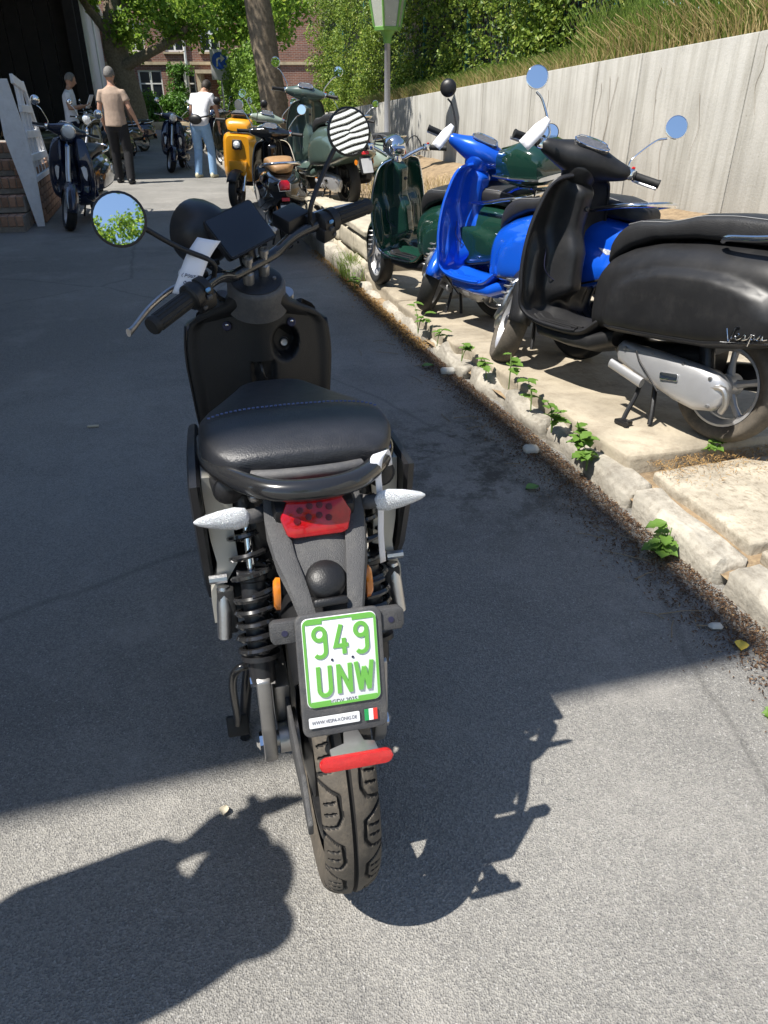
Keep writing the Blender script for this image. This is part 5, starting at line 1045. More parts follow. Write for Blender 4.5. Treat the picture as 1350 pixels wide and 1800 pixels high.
    mb = MB(); mb.prism(rrect(.085, .028, .006), (.14, .176, .235), (1, 0, -.12), (.12, 0, 1), (0, .006, 0), .002); obj('cover_badge', mb, CHR, ec); mb = MB(); mb.tube([(.46, .165, .215), (.27, .17, .175)], [.02, .022], 10, flat=.6, up=(0, 0, 1)); obj('cooling_duct', mb, ALUP, ec)
    mb = MB(); mb.lathe([(.05, 0), (.07, .01), (.07, .03), (.045, .04)], (0, .085, .222), (0, 1, 0), 24); mb.tube([(-.03, .15, .235), (-.085, .145, .24), (-.10, .135, .19), (-.085, .13, .15)], .012, 8, 3); obj('brake_drum', mb, STEEL, e)
    mb = MB(); mb.loft([[Vector((x, -.135+r*math.cos(q), z+r*math.sin(q))) for q in np.linspace(0, 2*math.pi, 16, endpoint=False)] for x, z, r in ((.18, .22, .03), (.1, .23, .055), (-.18, .27, .058), (-.23, .28, .03))]); obj('silencer', mb, DARKM, e)
    mb = MB(); mb.tube([(.34, .09, .20), (.31, .14, .12), (.30, .20, .02), (.27, .215, .012), (.25, .24, .010)], .010, 8, 4); sd = obj('side_stand', mb, BLK, e); mb = MB(); mb.box((.285, .215, .010), (.06, .05, .02), None, .005); obj('stand_foot', mb, DARKM, sd)
    for sg in (1, -1): mb = MB(); mb.tube([(.30, .06*sg, .22), (.24, .11*sg, .08), (.22, .13*sg, .008)], .011, 8, 3); obj('centre_stand', mb, BLK, e)
    mb = MB(); mb.tube([(.12, .07, .50), (.04, .08, .24)], .028, 12); obj('rear_shock', mb, DARKM, e)
    if emblem:
        gl = [[(0, .03), (.006, .012), (.012, -.004), (.016, .006), (.022, .03), (.032, .036)], [(.018, .006), (.03, .010), (.036, .016), (.030, .018), (.026, .010), (.032, .003), (.042, .008)], [(.042, .008), (.05, .017), (.052, .008), (.046, .003), (.058, .006)], [(.058, .006), (.066, .018), (.060, -.012)], [(.066, .016), (.074, .014), (.070, .005), (.066, .007)], [(.074, .006), (.086, .016), (.080, .006), (.088, .005), (.092, .017), (.093, .006), (.104, .008)], [(-.010, -.004), (.112, -.004)]]
        mb = MB()
        for g in gl: mb.tube([(-.10-a*1.35, b_y(-.10-a*1.35, .43+b*1.3+.05)+cowl(-.10-a*1.35, .43+b*1.3)+.002, .43+b*1.35-(-.10-a*1.35+.1)*.12) for a, b in g], .0022, 6, 3)
        obj('script_emblem', mb, CHR, bs)
    if topcase:
        mb = MB(); mb.loft([sec(-.54, .96, .12, .05, 3), sec(-.52, .96, .17, .09, 3.5), sec(-.37, .97, .19, .12, 4), sec(-.20, .96, .17, .10, 3.5), sec(-.17, .95, .12, .06, 3)]); tcz = obj('top_case', mb, topcase, e, 60); mb = MB(); mb.loft([sec(-.545, .91, .18, .012, 4), sec(-.36, .91, .20, .013, 4), sec(-.165, .91, .17, .012, 4)]); obj('case_band', mb, CHR, tcz)
        mb = MB(); mb.tube([(-.2, .08, .80), (-.32, .09, .845), (-.52, .09, .85), (-.52, -.09, .85), (-.32, -.09, .845), (-.2, -.08, .80)], .009, 8, 3); mb.tube([(-.36, .05, .70), (-.4, .05, .85)], .009, 8); obj('rack', mb, CHR, e)
    return e
def place(e, x, y, z, h, lean=0, pitch=0, sc=1):
    h, lean, pitch = R_(h), R_(lean), R_(pitch)
    e1 = Vector((-math.sin(h)*math.cos(pitch), math.cos(h)*math.cos(pitch), math.sin(pitch))); e2 = Vector((-math.cos(h), -math.sin(h), 0)); e3 = e1.cross(e2)
    l2 = e2*math.cos(lean)-e3*math.sin(lean); l3 = e3*math.cos(lean)+e2*math.sin(lean)
    M = Matrix((e1, l2, l3)).transposed().to_4x4(); e.location = (x, y, z); e.rotation_euler = M.to_euler(); e.scale = (sc,)*3; return e
MBLK = pm('matt_black_paint', (.017, .017, .018), .42, .15, var=.15, scale=5, dust=.1, dcol=(.14, .13, .12)); BLUE = paint('blue_paint', (.006, .095, .62), .22, .2); NAVY = paint('navy_paint', (.008, .014, .04), .25, .2); DGRN = paint('dark_green_paint', (.008, .035, .024), .14); SAGE = paint('sage_paint', (.23, .28, .23), .3); GLB = paint('gloss_black', (.008, .008, .009), .12); TEALP = paint('teal_green_paint', (.07, .105, .09), .3); GRYS = paint('grey_paint', (.10, .105, .11), .3); PALE = paint('pale_paint', (.5, .52, .5), .25); ORAN = paint('amber_yellow_paint', (.62, .27, .01), .3); BRNZ = paint('dark_olive_paint', (.05, .05, .03), .3)
INNR = pm('silver_inner', (.30, .30, .30), .35, .6, var=.08)
bk_ = vespa('parked_scooter', 'matt black motor scooter with script emblem and chrome grab handle on the stone slab', MBLK, steer=-36, trim=SAT, emblem=True, rough=True)
place(bk_, 1.30, 2.60, .140, 29, -5, -2.8, .98)
bl_ = vespa('parked_scooter', 'bright blue motor scooter with a round black mirror next to the matt black one', BLUE, steer=-50, trim=BLUE, mback=BLK, flipl=True)
place(bl_, 1.03, 3.76, .10, 32, -4, -1.9, .97)
gn_ = vespa('parked_scooter', 'dark green chrome trimmed scooter with top case beside the stone edging', DGRN, steer=-20, trim=CHR, headset='bars', topcase=DGRN, mirrors=False)
place(gn_, .74, 4.72, .07, 35, 7, -.6, .97)
# ================================================================ more scooters along the yard
GR = 'scooters parked around the yard'
nv = vespa('parked_scooter', 'dark navy scooter with white indicators facing out beside the brick steps', NAVY, steer=24, trim=NAVY, mback=CHR); place(nv, -3.72, 10.08, 0, 187, 3, 0, 1)
tn = vespa('parked_scooter', 'gloss black scooter with a tan saddle and chrome rack standing at the kerb', GLB, seat=SEATT, steer=-14, trim=CHR); place(tn, -.97, 7.6, 0, 11, 2, 0, 1)
tl1 = vespa('parked_scooter', 'teal green scooter with grey saddle on the planting bed beside the lamp', TEALP, steer=-25, trim=SAT, wheelmat=BLK); place(tl1, -.36, 8.1, .345, 26, 3, 0, 1.02)
sg1 = vespa('parked_scooter', 'pale sage green scooter with grey leg shield behind the tan saddled one', SAGE, steer=-30, trim=CHR, inner=SAGE); place(sg1, -.98, 10.3, .03, 32, 4, 0, 1.05)
ol = vespa('parked_scooter', 'dark olive scooter standing behind the navy one near the men', BRNZ, steer=10, mback=CHR); place(ol, -5.15, 15.6, 0, 170, 3)
k = 0
for src, lab, x, y, z, h in ((tn, 'black scooter with tan saddle parked behind the tree trunk', -1.35, 14.0, .03, 40), (ol, 'dark olive scooter parked beyond the tree trunk', -2.9, 17.2, 0, 35), (nv, 'dark navy scooter in the row under the hedge', -3.6, 19.6, 0, 30), (sg1, 'pale scooter parked at the back of the planting bed', .05, 11.5, .05, 30), (nv, 'dark navy scooter on the planting bed beside the pale one', -.55, 12.6, .05, 38),
                            (ol, 'dark olive scooter behind the white shirted man at the shed', -7.1, 17.2, 0, 120), (tn, 'black scooter with tan saddle in the dark shed', -8.0, 18.6, 0, 110), (nv, 'dark navy scooter in the dark shed', -8.6, 16.6, 0, 130), (ol, 'dark olive scooter parked past the striding man', -6.6, 20.8, 0, 140), (nv, 'dark navy scooter before the grey wing', -7.0, 23.5, 0, 150), (nv, 'dark navy scooter beside the person in jeans', -4.45, 17.6, 0, 185), (ol, 'dark olive scooter near the hedge end', -4.6, 22.5, 0, 35), (tn, 'black scooter with tan saddle before the hedge', -5.2, 25, 0, 30)):
    c = copy_tree(src); c['label'] = lab; place(c, x, y, z, h, random.uniform(2, 6), 0, random.uniform(.97, 1.06))
# boxy amber scooter
yb = tag(empty('boxy_scooter'), 'amber yellow boxy scooter with a square framed headlamp', 'scooter')
wheel(yb, (0, 0, .222), .222, .10, .15, BLK); wheel(yb, (1.28, 0, .222), .222, .10, .15, BLK)
mb = MB(); mb.loft([sec(1.02, .60, .19, .26, 6), sec(1.08, .60, .215, .28, 6), sec(1.14, .62, .20, .25, 6), sec(1.19, .64, .15, .20, 6)]); sh2 = obj('front_shield', mb, ORAN, yb, 35)
mb = MB(); mb.prism(rrect(.12, .11, .02), (1.17, 0, .74), (0, 1, 0), (-.15, 0, 1), (.05, 0, .006), .005); hl2 = obj('head_lamp', mb, BLK, sh2, 40); mb = MB(); mb.lathe([(.042, 0), (.042, .01), (.03, .02), (0, .024)], (1.215, 0, .745), (1, 0, .12), 24); obj('lamp_lens', mb, CLR, hl2)
mb = MB(); mb.prism([(-.10, 0), (.10, 0), (.12, .16), (-.12, .16)], (1.20, 0, .40), (0, 1, 0), (-.1, 0, 1), (.03, 0, 0), .01); obj('lower_beak', mb, ORAN, sh2)
for sg in (1, -1):
    mb = MB(); mb.tube([(1.10, .085*sg, .60), (1.28, .085*sg, .222)], .018, 12); obj('fork_leg', mb, CHR, yb); mb = MB(); mb.tube([(.98, .33*sg, 1.0), (1.0, .2*sg, 1.0)], .018, 12); obj('grip', mb, RUB, yb)
    mirror(yb, (1.0, .30*sg, 1.2), (-1, 0, .05), .045, [(1.0, .2*sg, 1.0), (1.0, .22*sg, 1.1), (1.0, .28*sg, 1.16)])
mb = MB(); mb.loft([sec(.96, .98, .05, .03), sec(1.02, .99, .16, .05, 3), sec(1.10, .97, .17, .06, 3), sec(1.17, .93, .13, .04, 3)]); obj('headset', mb, ORAN, yb, 50); mb = MB(); mb.loft([sec(1.06, 1.03, .10, .01, 3), sec(1.12, 1.08, .09, .01, 3), sec(1.03, 1.12, .05, .008, 3)]); obj('fly_screen', mb, GAUGE, yb)
mb = MB(); mb.loft([sec(1.0, .30, .16, .04, 5), sec(.6, .29, .17, .05, 5), sec(.45, .31, .14, .06, 5)]); obj('floor', mb, BLK, yb); mb = MB(); mb.loft([sec(.62, .52, .12, .18, 5), sec(.4, .56, .17, .18, 5), sec(0, .60, .17, .14, 5), sec(-.3, .66, .12, .08, 5)]); obj('body_shell', mb, ORAN, yb, 40); mb = MB(); mb.loft([sec(.6, .74, .12, .03, 4), sec(.4, .78, .15, .04, 4), sec(0, .79, .15, .04, 4), sec(-.3, .77, .11, .03, 4)]); obj('saddle', mb, SEATB, yb)
rings = []
for a in np.linspace(R_(30), R_(160), 16):
    n_ = Vector((math.cos(a), 0, math.sin(a))); rings.append([Vector((1.28, y, .222))+n_*(.25-.03*abs(y/.07)**2.5) for y in np.linspace(-.07, .07, 7)])
mb = MB(); mb.loft(rings, False, False); obj('front_mudguard', mb, BLK, yb, 60, solid=.004)
place(yb, -1.80, 11.9, 0, 172, 3, 0, 1.06)
# pale compact car in the sunny gap behind the balustrade
car = tag(empty('parked_car', S(11.9, -4.9, 0), (0, 0, STREET+math.pi/2+R_(8))), 'white compact car parked in the sun behind the balustrade', 'car'); CW = paint('car_white', (.72, .72, .70), .25)
def csec(x, zb, zt, w, wt):
    return [Vector((x, y, z)) for y, z in ((-w, zb), (-w*1.02, (zb+zt)*.5), (-wt, zt-.02), (-wt*.8, zt), (wt*.8, zt), (wt, zt-.02), (w*1.02, (zb+zt)*.5), (w, zb))]
obj('body', MB().loft([csec(-1.95, .45, .80, .62, .55), csec(-1.85, .28, .95, .78, .72), csec(-1.2, .22, 1.0, .84, .78), csec(1.0, .22, .98, .84, .78), csec(1.7, .26, .80, .78, .68), csec(1.9, .35, .68, .62, .55)]), CW, car, 50); obj('cabin', MB().loft([csec(-1.75, .9, 1.02, .74, .72), csec(-1.35, .95, 1.46, .76, .60), csec(.3, .95, 1.48, .76, .60), csec(1.0, .93, 1.0, .74, .7)]), GLS, car, 50)
obj('roof', MB().loft([csec(-1.45, 1.44, 1.47, .58, .56), csec(-.5, 1.48, 1.52, .6, .57), csec(.3, 1.46, 1.5, .58, .55)]), CW, car, 50)
for x in (-1.2, 1.2):
    for sg in (1, -1): w = wheel(car, (x, .76*sg, .30), .30, .18, .19, ALUP)
for sg in (1, -1): obj('tail_lamp', MB().box((-1.86, .66*sg, .82), (.12, .16, .24), None, .03), REDL, car); obj('head_lamp', MB().box((1.78, .58*sg, .66), (.16, .24, .12), None, .03), CLR, car)

# ================================================================ people
def cloth(name, c, sc=14): return pm(name, c, .85, var=.12, scale=sc, bump=.9, bscale=26, spec=.2)
SKIN = pm('skin', (.42, .235, .16), .55, var=.1, scale=20); HAIRG = pm('hair_grey', (.16, .15, .14), .7, var=.4, scale=90, bump=.8, bscale=220); HAIRD = pm('hair_dark', (.025, .018, .013), .6, var=.4, scale=90, bump=.8, bscale=220)
def remesh(o, vox, it=4):
    m = o.modifiers.new('remesh', 'REMESH'); m.mode = 'VOXEL'; m.voxel_size = vox; m.use_smooth_shade = True
    m = o.modifiers.new('smooth', 'SMOOTH'); m.iterations = it; m.factor = .5
def hand(mb, w, d, side, curl=.35):
    """palm and five bent fingers from wrist w along d; side = thumb direction"""
    w, d, side = Vector(w), Vector(d).normalized(), Vector(side); side = (side-d*side.dot(d)).normalized(); n = d.cross(side)
    mb.tube([w, w+d*.045, w+d*.085], [.026, .036, .034], 10, 3, flat=.45, up=side)
    for i, (o_, L_) in enumerate(((.027, .068), (.009, .076), (-.009, .071), (-.026, .056))):
        b = w+d*.082+side*o_; p1 = b+d*L_*.45+n*curl*.012; p2 = p1+d*L_*.32+n*curl*.035; p3 = p2+d*L_*.18+n*curl*.04; mb.tube([b-d*.02, b, p1, p2, p3], [.0095, .0095, .009, .0085, .0075], 8)
    b = w+d*.022+side*.026; mb.tube([b-d*.005, b+d*.025+side*.022, b+d*.055+side*.03+n*curl*.02], [.0125, .0115, .009], 8)
def person(label, loc, rz, top, pants, hair, feet, knees, hips, chest, neck, head, arms, H=1.78, shoe=None, look=(0, 1, 0), sleeve=.55, vox=.009, hairlen=.0):
    """feet/knees/hips/arms in metres, figure looks along +y, x to its right"""
    e = tag(empty('person', loc, (0, 0, R_(rz)), H/1.78), label, 'person')
    hips, chest, neck, head = Vector(hips), Vector(chest), Vector(neck), Vector(head); look = Vector(look).normalized(); right = look.cross(Vector((0, 0, 1))).normalized(); hup = right.cross(look)
    def esec(c, rx, ry, up=Vector((0, 0, 1)), tw=0): return [Vector(c)+Vector((rx*math.cos(q), ry*math.sin(q), 0)) for q in np.linspace(0, 2*math.pi, 20, endpoint=False)]
    sp_ = lambda t: hips.lerp(chest, t)
    body = MB(); body.loft([esec(hips+Vector((0, 0, -.10)), .12, .09), esec(hips, .155, .105), esec(sp_(.4), .135, .095), esec(sp_(.8), .16, .105), esec(chest, .17, .10), esec(chest.lerp(neck, .55), .13, .08), esec(neck, .06, .055)])
    body.tube([chest.lerp(neck, .5), neck, head-hup*.06], [.06, .054, .052], 12)
    RH = Matrix((right, look, hup)).transposed(); body.ell(head, (.074, .092, .112), RH, 18, 12); body.ell(head+look*.025-hup*.055, (.055, .065, .06), RH, 14, 10); body.tube([head+look*.085+hup*.02, head+look*.112-hup*.015, head+look*.095-hup*.025], [.008, .014, .012], 8)
    body.tube([head+look*.082-hup*.052-right*.022, head+look*.094-hup*.052, head+look*.082-hup*.052+right*.022], .007, 6)
    for sg in (1, -1): body.ell(head+right*.077*sg-look*.005, (.012, .02, .032), RH, 10, 8); body.ell(head+right*.03*sg+look*.084+hup*.012, (.013, .010, .010), RH, 8, 6)
    sh = MB(); pt = MB(); so_ = MB()
    pt.loft([esec(hips+Vector((0, 0, -.13)), .13, .10), esec(hips+Vector((0, 0, -.05)), .168, .118), esec(hips+Vector((0, 0, .06)), .16, .112)])
    for sg in (0, 1):
        x = .088*(1 if sg else -1); h_ = hips+Vector((x, 0, -.03)); k_, a_ = Vector(knees[sg]), Vector(feet[sg])+Vector((0, 0, .085)); f_ = Vector(feet[sg])
        body.tube([h_, h_.lerp(k_, .5), k_, k_.lerp(a_, .35), a_], [.085, .075, .056, .055, .038], 12); fd = Vector((0, 1, 0)) if len(feet[sg]) == 3 else None
        pt.tube([h_, h_.lerp(k_, .5), k_, k_.lerp(a_, .5), a_+Vector((0, 0, -.03))], [.105, .095, .080, .075, .072], 16)
        so_.loft([[f_+Vector((rx*math.cos(q), y+.0*math.sin(q), max(.004, zc+hz*math.sin(q)))) for q in np.linspace(0, 2*math.pi, 14, endpoint=False)] for y, rx, zc, hz in ((-.085, .02, .04, .03), (-.07, .036, .045, .05), (0, .042, .05, .055), (.07, .048, .035, .04), (.13, .046, .028, .03), (.165, .022, .022, .02))])
    sh.loft([esec(hips+Vector((0, -.005, -.06)), .182, .130), esec(hips+Vector((0, 0, .05)), .175, .125), esec(sp_(.4), .165, .122), esec(sp_(.8), .185, .125), esec(chest, .19, .115), esec(chest.lerp(neck, .45), .155, .09), esec(chest.lerp(neck, .85), .08, .07)])
    for sg, (s_, el, wr) in zip((-1, 1), arms):
        s_, el, wr = Vector(s_), Vector(el), Vector(wr); body.tube([chest.lerp(s_, .5), s_, s_.lerp(el, .5), el, el.lerp(wr, .3), wr], [.05, .055, .047, .038, .038, .026], 12)
        d = (wr-el).normalized(); hand(body, wr, d, Vector((0, 1, 0)) if abs(d.y) < .7 else Vector((-sg, 0, 0)))
        sh.tube([chest.lerp(s_, .45), s_, s_.lerp(el, sleeve*.6), s_.lerp(el, sleeve)], [.066, .064, .062, .064], 14)
        if sleeve >= 1: sh.tube([s_.lerp(el, .7), el, el.lerp(wr, .9)], [.066, .06, .05], 14)
    b = obj('body', body, SKIN, e, 180); remesh(b, vox)
    for nm, m, mt in (('shirt', sh, top), ('trousers', pt, pants)):
        for i, v in enumerate(m.v):
            q = Vector(v); m.v[i] = tuple(q+Vector((mnoise.noise(q*9), mnoise.noise(q*9+Vector((5, 0, 0))), 0))*.006)
        o = obj(nm, m, mt, e, 180); remesh(o, .013, 3)
    for i, sg in enumerate((0, 1)):
        n_ = len(so_.v)//2; m = MB(); m.v = so_.v[i*n_:(i+1)*n_]; nf = len(so_.f)//2; m.f = [tuple(a-(i*n_) for a in f) for f in so_.f[i*nf:(i+1)*nf]]; obj('shoe', m, shoe or BLK, e, 60)
    hm = MB(); hm.ell(head+hup*.014-look*.014, (.083, .094, .110), RH, 18, 12); c0 = head+hup*.0
    keep = MB(); keep.v = hm.v
    keep.f = [f for f in hm.f if all(((Vector(hm.v[i])-head).dot(hup) > -.02-hairlen-.5*max(0, -(Vector(hm.v[i])-head).dot(look))) and ((Vector(hm.v[i])-head).dot(look) < .05+.6*max(0, (Vector(hm.v[i])-head).dot(hup)-.05)) for i in f)]
    obj('hair', keep, hair, e, 180, solid=.012); return e
arms0 = (((-.185, 0, 1.385), (-.235, -.03, 1.14), (-.24, .03, .90)), ((.185, 0, 1.385), (.245, -.02, 1.14), (.285, .06, .91)))
TAN = cloth('tan_shirt', (.36, .27, .21)); WSH = cloth('white_shirt', (.72, .72, .76)); BTR = cloth('black_denim', (.022, .022, .024)); JEAN = cloth('light_jeans', (.22, .36, .55)); NVT = cloth('navy_trousers', (.012, .014, .03)); LIL = cloth('lilac_shirt', (.42, .42, .58)); CRM = pm('cream_shoe', (.65, .6, .42), .6)
person('man in a taupe T-shirt and black trousers striding away across the sunlit strip', (-4.62, 14.1, 0), 2, TAN, BTR, HAIRG, ((-.13, .13, 0), (.14, -.12, 0)), ((-.11, .10, .50), (.12, .02, .50)), (0, 0, .95), (0, .03, 1.38), (0, .045, 1.50), (-.01, .085, 1.645), (((-.185, .02, 1.385), (-.24, .0, 1.14), (-.23, .09, .90)), ((.185, .02, 1.385), (.27, -.01, 1.16), (.35, .05, .93))), 1.80, look=(-.1, 1, -.1))
person('man in a white T-shirt and navy trousers reading before the dark shed', (-6.2, 16.3, 0), -78, WSH, NVT, HAIRG, ((-.10, 0, 0), (.10, .04, 0)), ((-.1, .03, .50), (.1, .05, .50)), (0, 0, .95), (0, .01, 1.38), (0, .045, 1.50), (0, .10, 1.635), (((-.185, .02, 1.385), (-.22, .02, 1.15), (-.12, .26, 1.18)), ((.185, .02, 1.385), (.22, .03, 1.15), (.10, .27, 1.2))), 1.78, look=(0, 1, -.45))
tag(obj('paper_sheet', MB().box((-5.82, 16.38, 1.27), (.012, .2, .26), Matrix.Rotation(.5, 3, 'Y')), WHT, None, 0), 'white sheet of paper held by the man before the dark shed', 'paper')
person('person in a lilac shirt half hidden behind the striding man', (-5.95, 18.3, 0), 20, LIL, NVT, HAIRD, ((-.10, 0, 0), (.10, .04, 0)), ((-.1, .03, .50), (.1, .05, .50)), (0, 0, .95), (0, .01, 1.38), (0, .03, 1.50), (0, .06, 1.645), arms0, 1.78)
person('person in a white T-shirt and light blue jeans bending over a parked scooter', (-3.42, 15.2, 0), -14, WSH, JEAN, HAIRD, ((-.14, -.02, 0), (.14, .06, 0)), ((-.12, .05, .50), (.12, .10, .50)), (0, -.02, .95), (.02, .17, 1.36), (.02, .25, 1.46), (.03, .37, 1.52), (((-.17, .17, 1.37), (-.24, .16, 1.12), (-.22, .2, .87)), ((.20, .18, 1.37), (.26, .22, 1.12), (.25, .27, .88))), 1.76, shoe=CRM, look=(.1, .75, -.7), hairlen=.05)
bagp = Matrix.Rotation(R_(-14), 4, 'Z'); bp_ = Vector((-3.42, 15.2, 0))+bagp @ Vector((-.01, -.155, .99))
o = tag(obj('hip_bag', MB().ell((0, 0, 0), (.13, .06, .085)).tube([(.1, 0, .03), (.2, .08, .05), (.2, .2, .06)], .014, 8, 4), BLK, None, 60), 'small black hip bag worn over the light blue jeans', 'bag'); o.location = bp_; o.rotation_euler = (0, 0, R_(-14))
# bystander left of the camera, only the shadow reaches into the picture
person('bystander lifting a phone, standing left of the scooter in the sun', (-1.09, .38, 0), 2, cloth('dark_shirt', (.03, .03, .035)), BTR, HAIRD, ((-.11, .02, 0), (.11, 0, 0)), ((-.1, .03, .50), (.1, .03, .50)), (0, 0, .95), (0, .01, 1.38), (0, .03, 1.50), (0, .05, 1.65), (((-.19, .02, 1.385), (-.17, .10, 1.20), (.02, .18, 1.40)), ((.19, .02, 1.385), (.20, .12, 1.20), (.12, .20, 1.43))), 1.76, hairlen=.06, sleeve=1.0)
tag(obj('mobile_phone', MB().box((-.99, .625, 1.52), (.078, .012, .16), None, .004), BLK, None, 30), 'dark mobile phone held up by the bystander', 'phone')

# ================================================================ weeds, litter
WEED = leafmat('weed_leaf', (.08, .17, .025), (.19, .33, .06), None, .4); STEM = pm('weed_stem', (.13, .2, .05), .7)
def weed(p, h, nl, size, seed, lab):
    r = random.Random(seed); e = tag(empty('weed', p), lab, 'weed', 'weeds growing along the kerb'); tips = []
    for i in range(max(2, nl//4)):
        a = r.uniform(0, 6.28); q = Vector((math.cos(a)*h*r.uniform(.1, .6), math.sin(a)*h*r.uniform(.1, .6), h*r.uniform(.6, 1.1))); mb = MB(); mb.tube([(0, 0, -.02), (q.x*.3, q.y*.3, q.z*.6), q], [.003, .0015], 5, 4); obj('stem', mb, STEM, e)
        for j in range(4):
            t = r.uniform(.4, 1.05); b = Vector((q.x*t, q.y*t, q.z*min(1, t))); th = r.uniform(0, 6.28); d = Vector((math.cos(th), math.sin(th), r.uniform(-.1, .45))).normalized(); s_ = d.cross(Vector((0, 0, 1))).normalized(); up = s_.cross(d); L_ = size*r.uniform(.6, 1.2); m = MB()
            prof = [(0, .02), (.2, .30), (.42, .44), (.6, .34), (.7, .38), (.85, .2), (1, .01)]
            m.grid(lambda u, v: b+d*L_*prof[int(u)][0]+s_*(v*L_*prof[int(u)][1]*(1.0 if int(u) != 3 else .85))+up*(L_*(.10*abs(v)-.35*prof[int(u)][0]**2)), range(7), (-1, -.5, 0, .5, 1)); obj('leaf', m, WEED, e, 180)
for i, (s_, t_, h_, n_, z_, lab) in enumerate(((3.05, -.02, .16, 12, .09, 'tall broad leaved weed on the kerb beside the blue front wheel'), (2.75, .0, .10, 8, .09, 'thin weed in the kerb between the blue and black front wheels'), (2.35, .0, .10, 8, .11, 'low weed on the kerb near the pale rounded stone'), (1.78, .02, .16, 10, .13, 'leafy weed on the slab edge before the black front wheel'), (1.50, .0, .10, 10, .12, 'sparse weed hanging on the crumbling kerb face'), (1.28, -.01, .13, 12, .10, 'bushy weed beside the flat grey stone'), (1.07, .0, .13, 16, .09, 'dense bright weed at the corner of the raised slab'),
                                       (.98, -.01, .09, 12, .06, 'small weed at the foot of the raised slab corner'), (.42, -.03, .10, 22, .0, 'lone full weed growing against the near kerb stones'), (2.05, .02, .09, 8, .1, 'spindly weed under the black front wheel'), (4.62, -.04, .14, 18, 0, 'weed among the grass tuft by the stone edging'), (.86, .45, .04, 6, .12, 'tiny weed in the dry needles beside the slab'), (-.30, -.17, .05, 10, .0, 'flat straggling weed on the sunlit asphalt near the yellow leaf'))):
    weed(S(s_, t_, z_+zroad(s_, t_)), h_, n_, .055, i, lab)
# tuft of grass by the stone edging
n = 500; v, f = blades(SA(rng.normal(5.0, .12, n), rng.normal(.04, .05, n), np.full(n, -.02)), .16, .006, .6); tag(fast('grass_tuft', v, f, GRN), 'fresh green grass tuft at the corner of the stone edging', 'grass', kind='stuff')
LIT = leafmat('litter', (.035, .02, .012), (.12, .065, .032), (.34, .22, .1), .05, .9)
n = 30000; s_ = rng.uniform(-1.4, 5.2, n); t_ = -np.abs(rng.normal(0, .062, n))*np.clip(1.5-.22*np.abs(s_-.7), .35, 1.5)-.005; z_ = np.array([zroad(a, b) for a, b in zip(s_, t_)])+.005+.012*np.exp(t_/.05)*rng.random(n)
P = SA(s_, t_, z_); v, f = leaf_quads(P, .012, np.tile([0, 0, 1.0], (n, 1)), .35, .35); tag(fast('leaf_litter', v, f, LIT), 'brown leaf and twig litter gathered along the kerb', 'leaf litter', kind='stuff')
n = 4500; s_ = rng.normal(.84, .09, n); t_ = rng.uniform(.16, 1.4, n); P = SA(s_, t_, .108+.012*rng.random(n)); v, f = leaf_quads(P, .022, np.tile([0, 0, 1.0], (n, 1)), .5, .09); LIT2 = leafmat('dry_needles', (.22, .12, .04), (.42, .26, .09), None, .05, .9); tag(fast('dry_needles', v, f, LIT2), 'orange brown dry needles lying beside the raised slab', 'needles', kind='stuff')
n = 5000; s_ = rng.uniform(2.9, 6.4, n); t_ = -np.abs(rng.normal(.0, .06, n))+.02; P = SA(s_, t_, np.array([zroad(a, b) for a, b in zip(s_, t_)])+.006+.02*rng.random(n)); v, f = leaf_quads(P, .02, np.tile([0, 0, 1.0], (n, 1)), .5, .25); tag(fast('gutter_needles', v, f, LIT2), 'orange dry needles in the gutter beside the green scooter', 'needles', kind='stuff')
TW = pm('twig', (.22, .17, .11), .9)
mb = MB()
for i in range(46):
    s0 = random.uniform(-1.0, 3.2); t0 = -abs(random.gauss(.12, .14)); a = random.uniform(0, 3.14); L_ = random.uniform(.05, .16); z0 = zroad(s0, t0)+.006; p = S(s0, t0, z0); d = Vector((math.cos(a), math.sin(a), 0))*L_
    mb.tube([p, p+d*.5+Vector((random.uniform(-.01, .01), random.uniform(-.01, .01), .004)), p+d], [.002, .001], 5)
tag(obj('twigs', mb, TW), 'thin dry twigs scattered on the asphalt by the kerb', 'twigs', kind='stuff')
def leaf_obj(name, p, L_, col, label, cat, rz):
    mb = MB(); prof = [(0, .01), (.25, .3), (.5, .42), (.75, .26), (1, .01)]; mb.grid(lambda u, v: Vector((L_*prof[int(u)][0], L_*v*prof[int(u)][1], .004+L_*.12*abs(v)+.006*math.sin(prof[int(u)][0]*3))), range(5), (-1, -.5, 0, .5, 1)); o = tag(obj(name, mb, col, None, 180), label, cat); o.location = p; o.rotation_euler = (0, 0, rz)
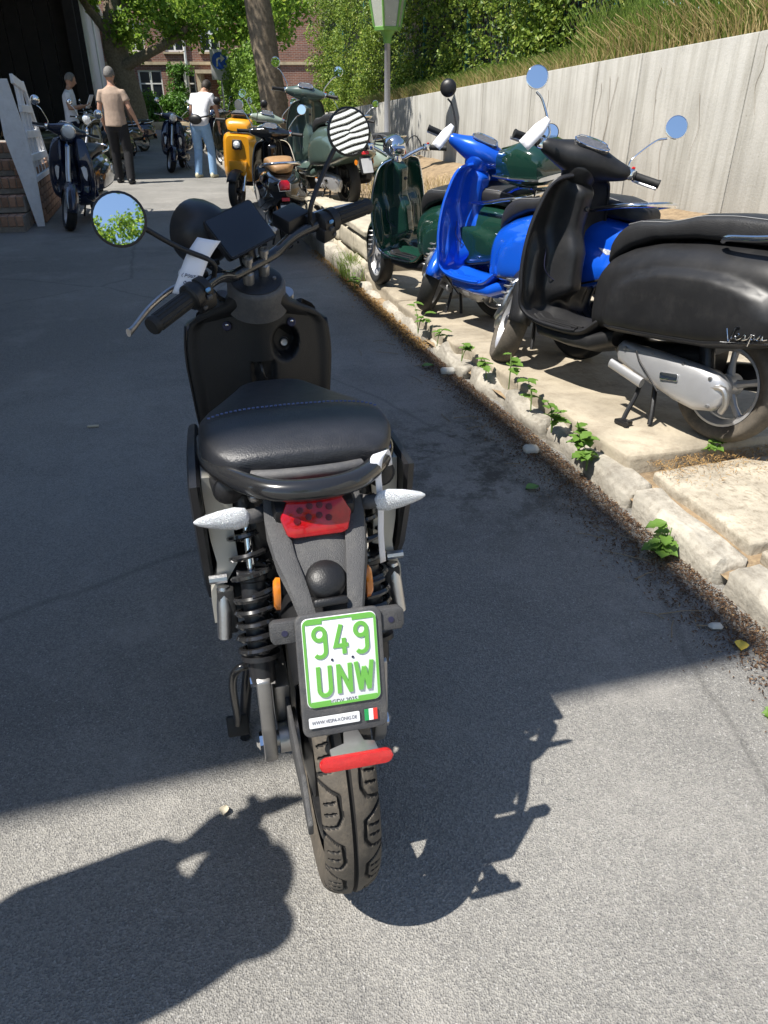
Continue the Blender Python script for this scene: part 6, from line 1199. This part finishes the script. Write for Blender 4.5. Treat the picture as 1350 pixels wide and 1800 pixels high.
YEL = pm('yellow_leaf', (.62, .45, .06), .6); PALEL = pm('pale_leaf', (.45, .4, .3), .7); GRL = pm('green_leaf', (.10, .2, .05), .6)
leaf_obj('fallen_leaf', (.965, 1.50, .002), .045, YEL, 'curled yellow leaf lying alone on the sunlit asphalt', 'leaf', 1.2); leaf_obj('fallen_leaf', S(.95, -.28, .002), .06, GRL, 'green leaf lying on the shaded asphalt near the kerb', 'leaf', .4); leaf_obj('fallen_leaf', (-.335, .985, .002), .025, PALEL, 'tiny pale leaf on the sunlit asphalt left of the rear tyre', 'leaf', 1.5); leaf_obj('fallen_leaf', S(2.55, -.16, -.035), .07, GRL, 'long green leaf lying in the gutter', 'leaf', .2)
tag(obj('paper_scrap', MB().box((-1.33, 3.05, .006), (.05, .016, .008), Matrix.Rotation(.1, 3, 'Z'), .002), PALEL, None, 30), 'small pale scrap of paper on the shaded asphalt', 'scrap')
for i, (s_, t_, q, lab) in enumerate(((2.42, -.05, .055, 'pale rounded stone lying in the gutter beside the kerb'), (1.28, -.10, .045, 'flat grey stone lying in the leaf litter'), (.05, -.12, .03, 'small angular stone in the litter near the kerb end'))):
    o = tag(obj('stone', rough_box(q*1.5, q, q*.7, 300+i, .008, 2, .01), LOWC, None, 60), lab, 'stone'); o.location = S(s_, t_, q*.3+zroad(s_, t_))
# paper tags on the blue and matt black scooters' mirrors
def hang_tag(a, b, wdt, lab):
    a, b = Vector(a), Vector(b); d = b-a; sd = d.cross(Vector((0, 1, -.3))).normalized()*wdt; P = cr([a, a.lerp(b, .4)+Vector((0, -.012, 0)), b], 4)
    mb = MB(); mb.grid(lambda u, v: P[int(u)]+sd*(v-.5)*(.45+.55*min(1, u/4)), range(len(P)), (0, .33, .66, 1)); return tag(obj('paper_tag', mb, WHT, None, 60, solid=.0006), lab, 'tag')
hang_tag((.693, 3.45, 1.232), (.588, 3.4, 1.132), .055, 'white paper tag tied to the left mirror of the matt black scooter')
hang_tag((.378, 4.5, 1.18), (.287, 4.45, 1.075), .055, 'white paper tag tied to the left mirror of the bright blue scooter')
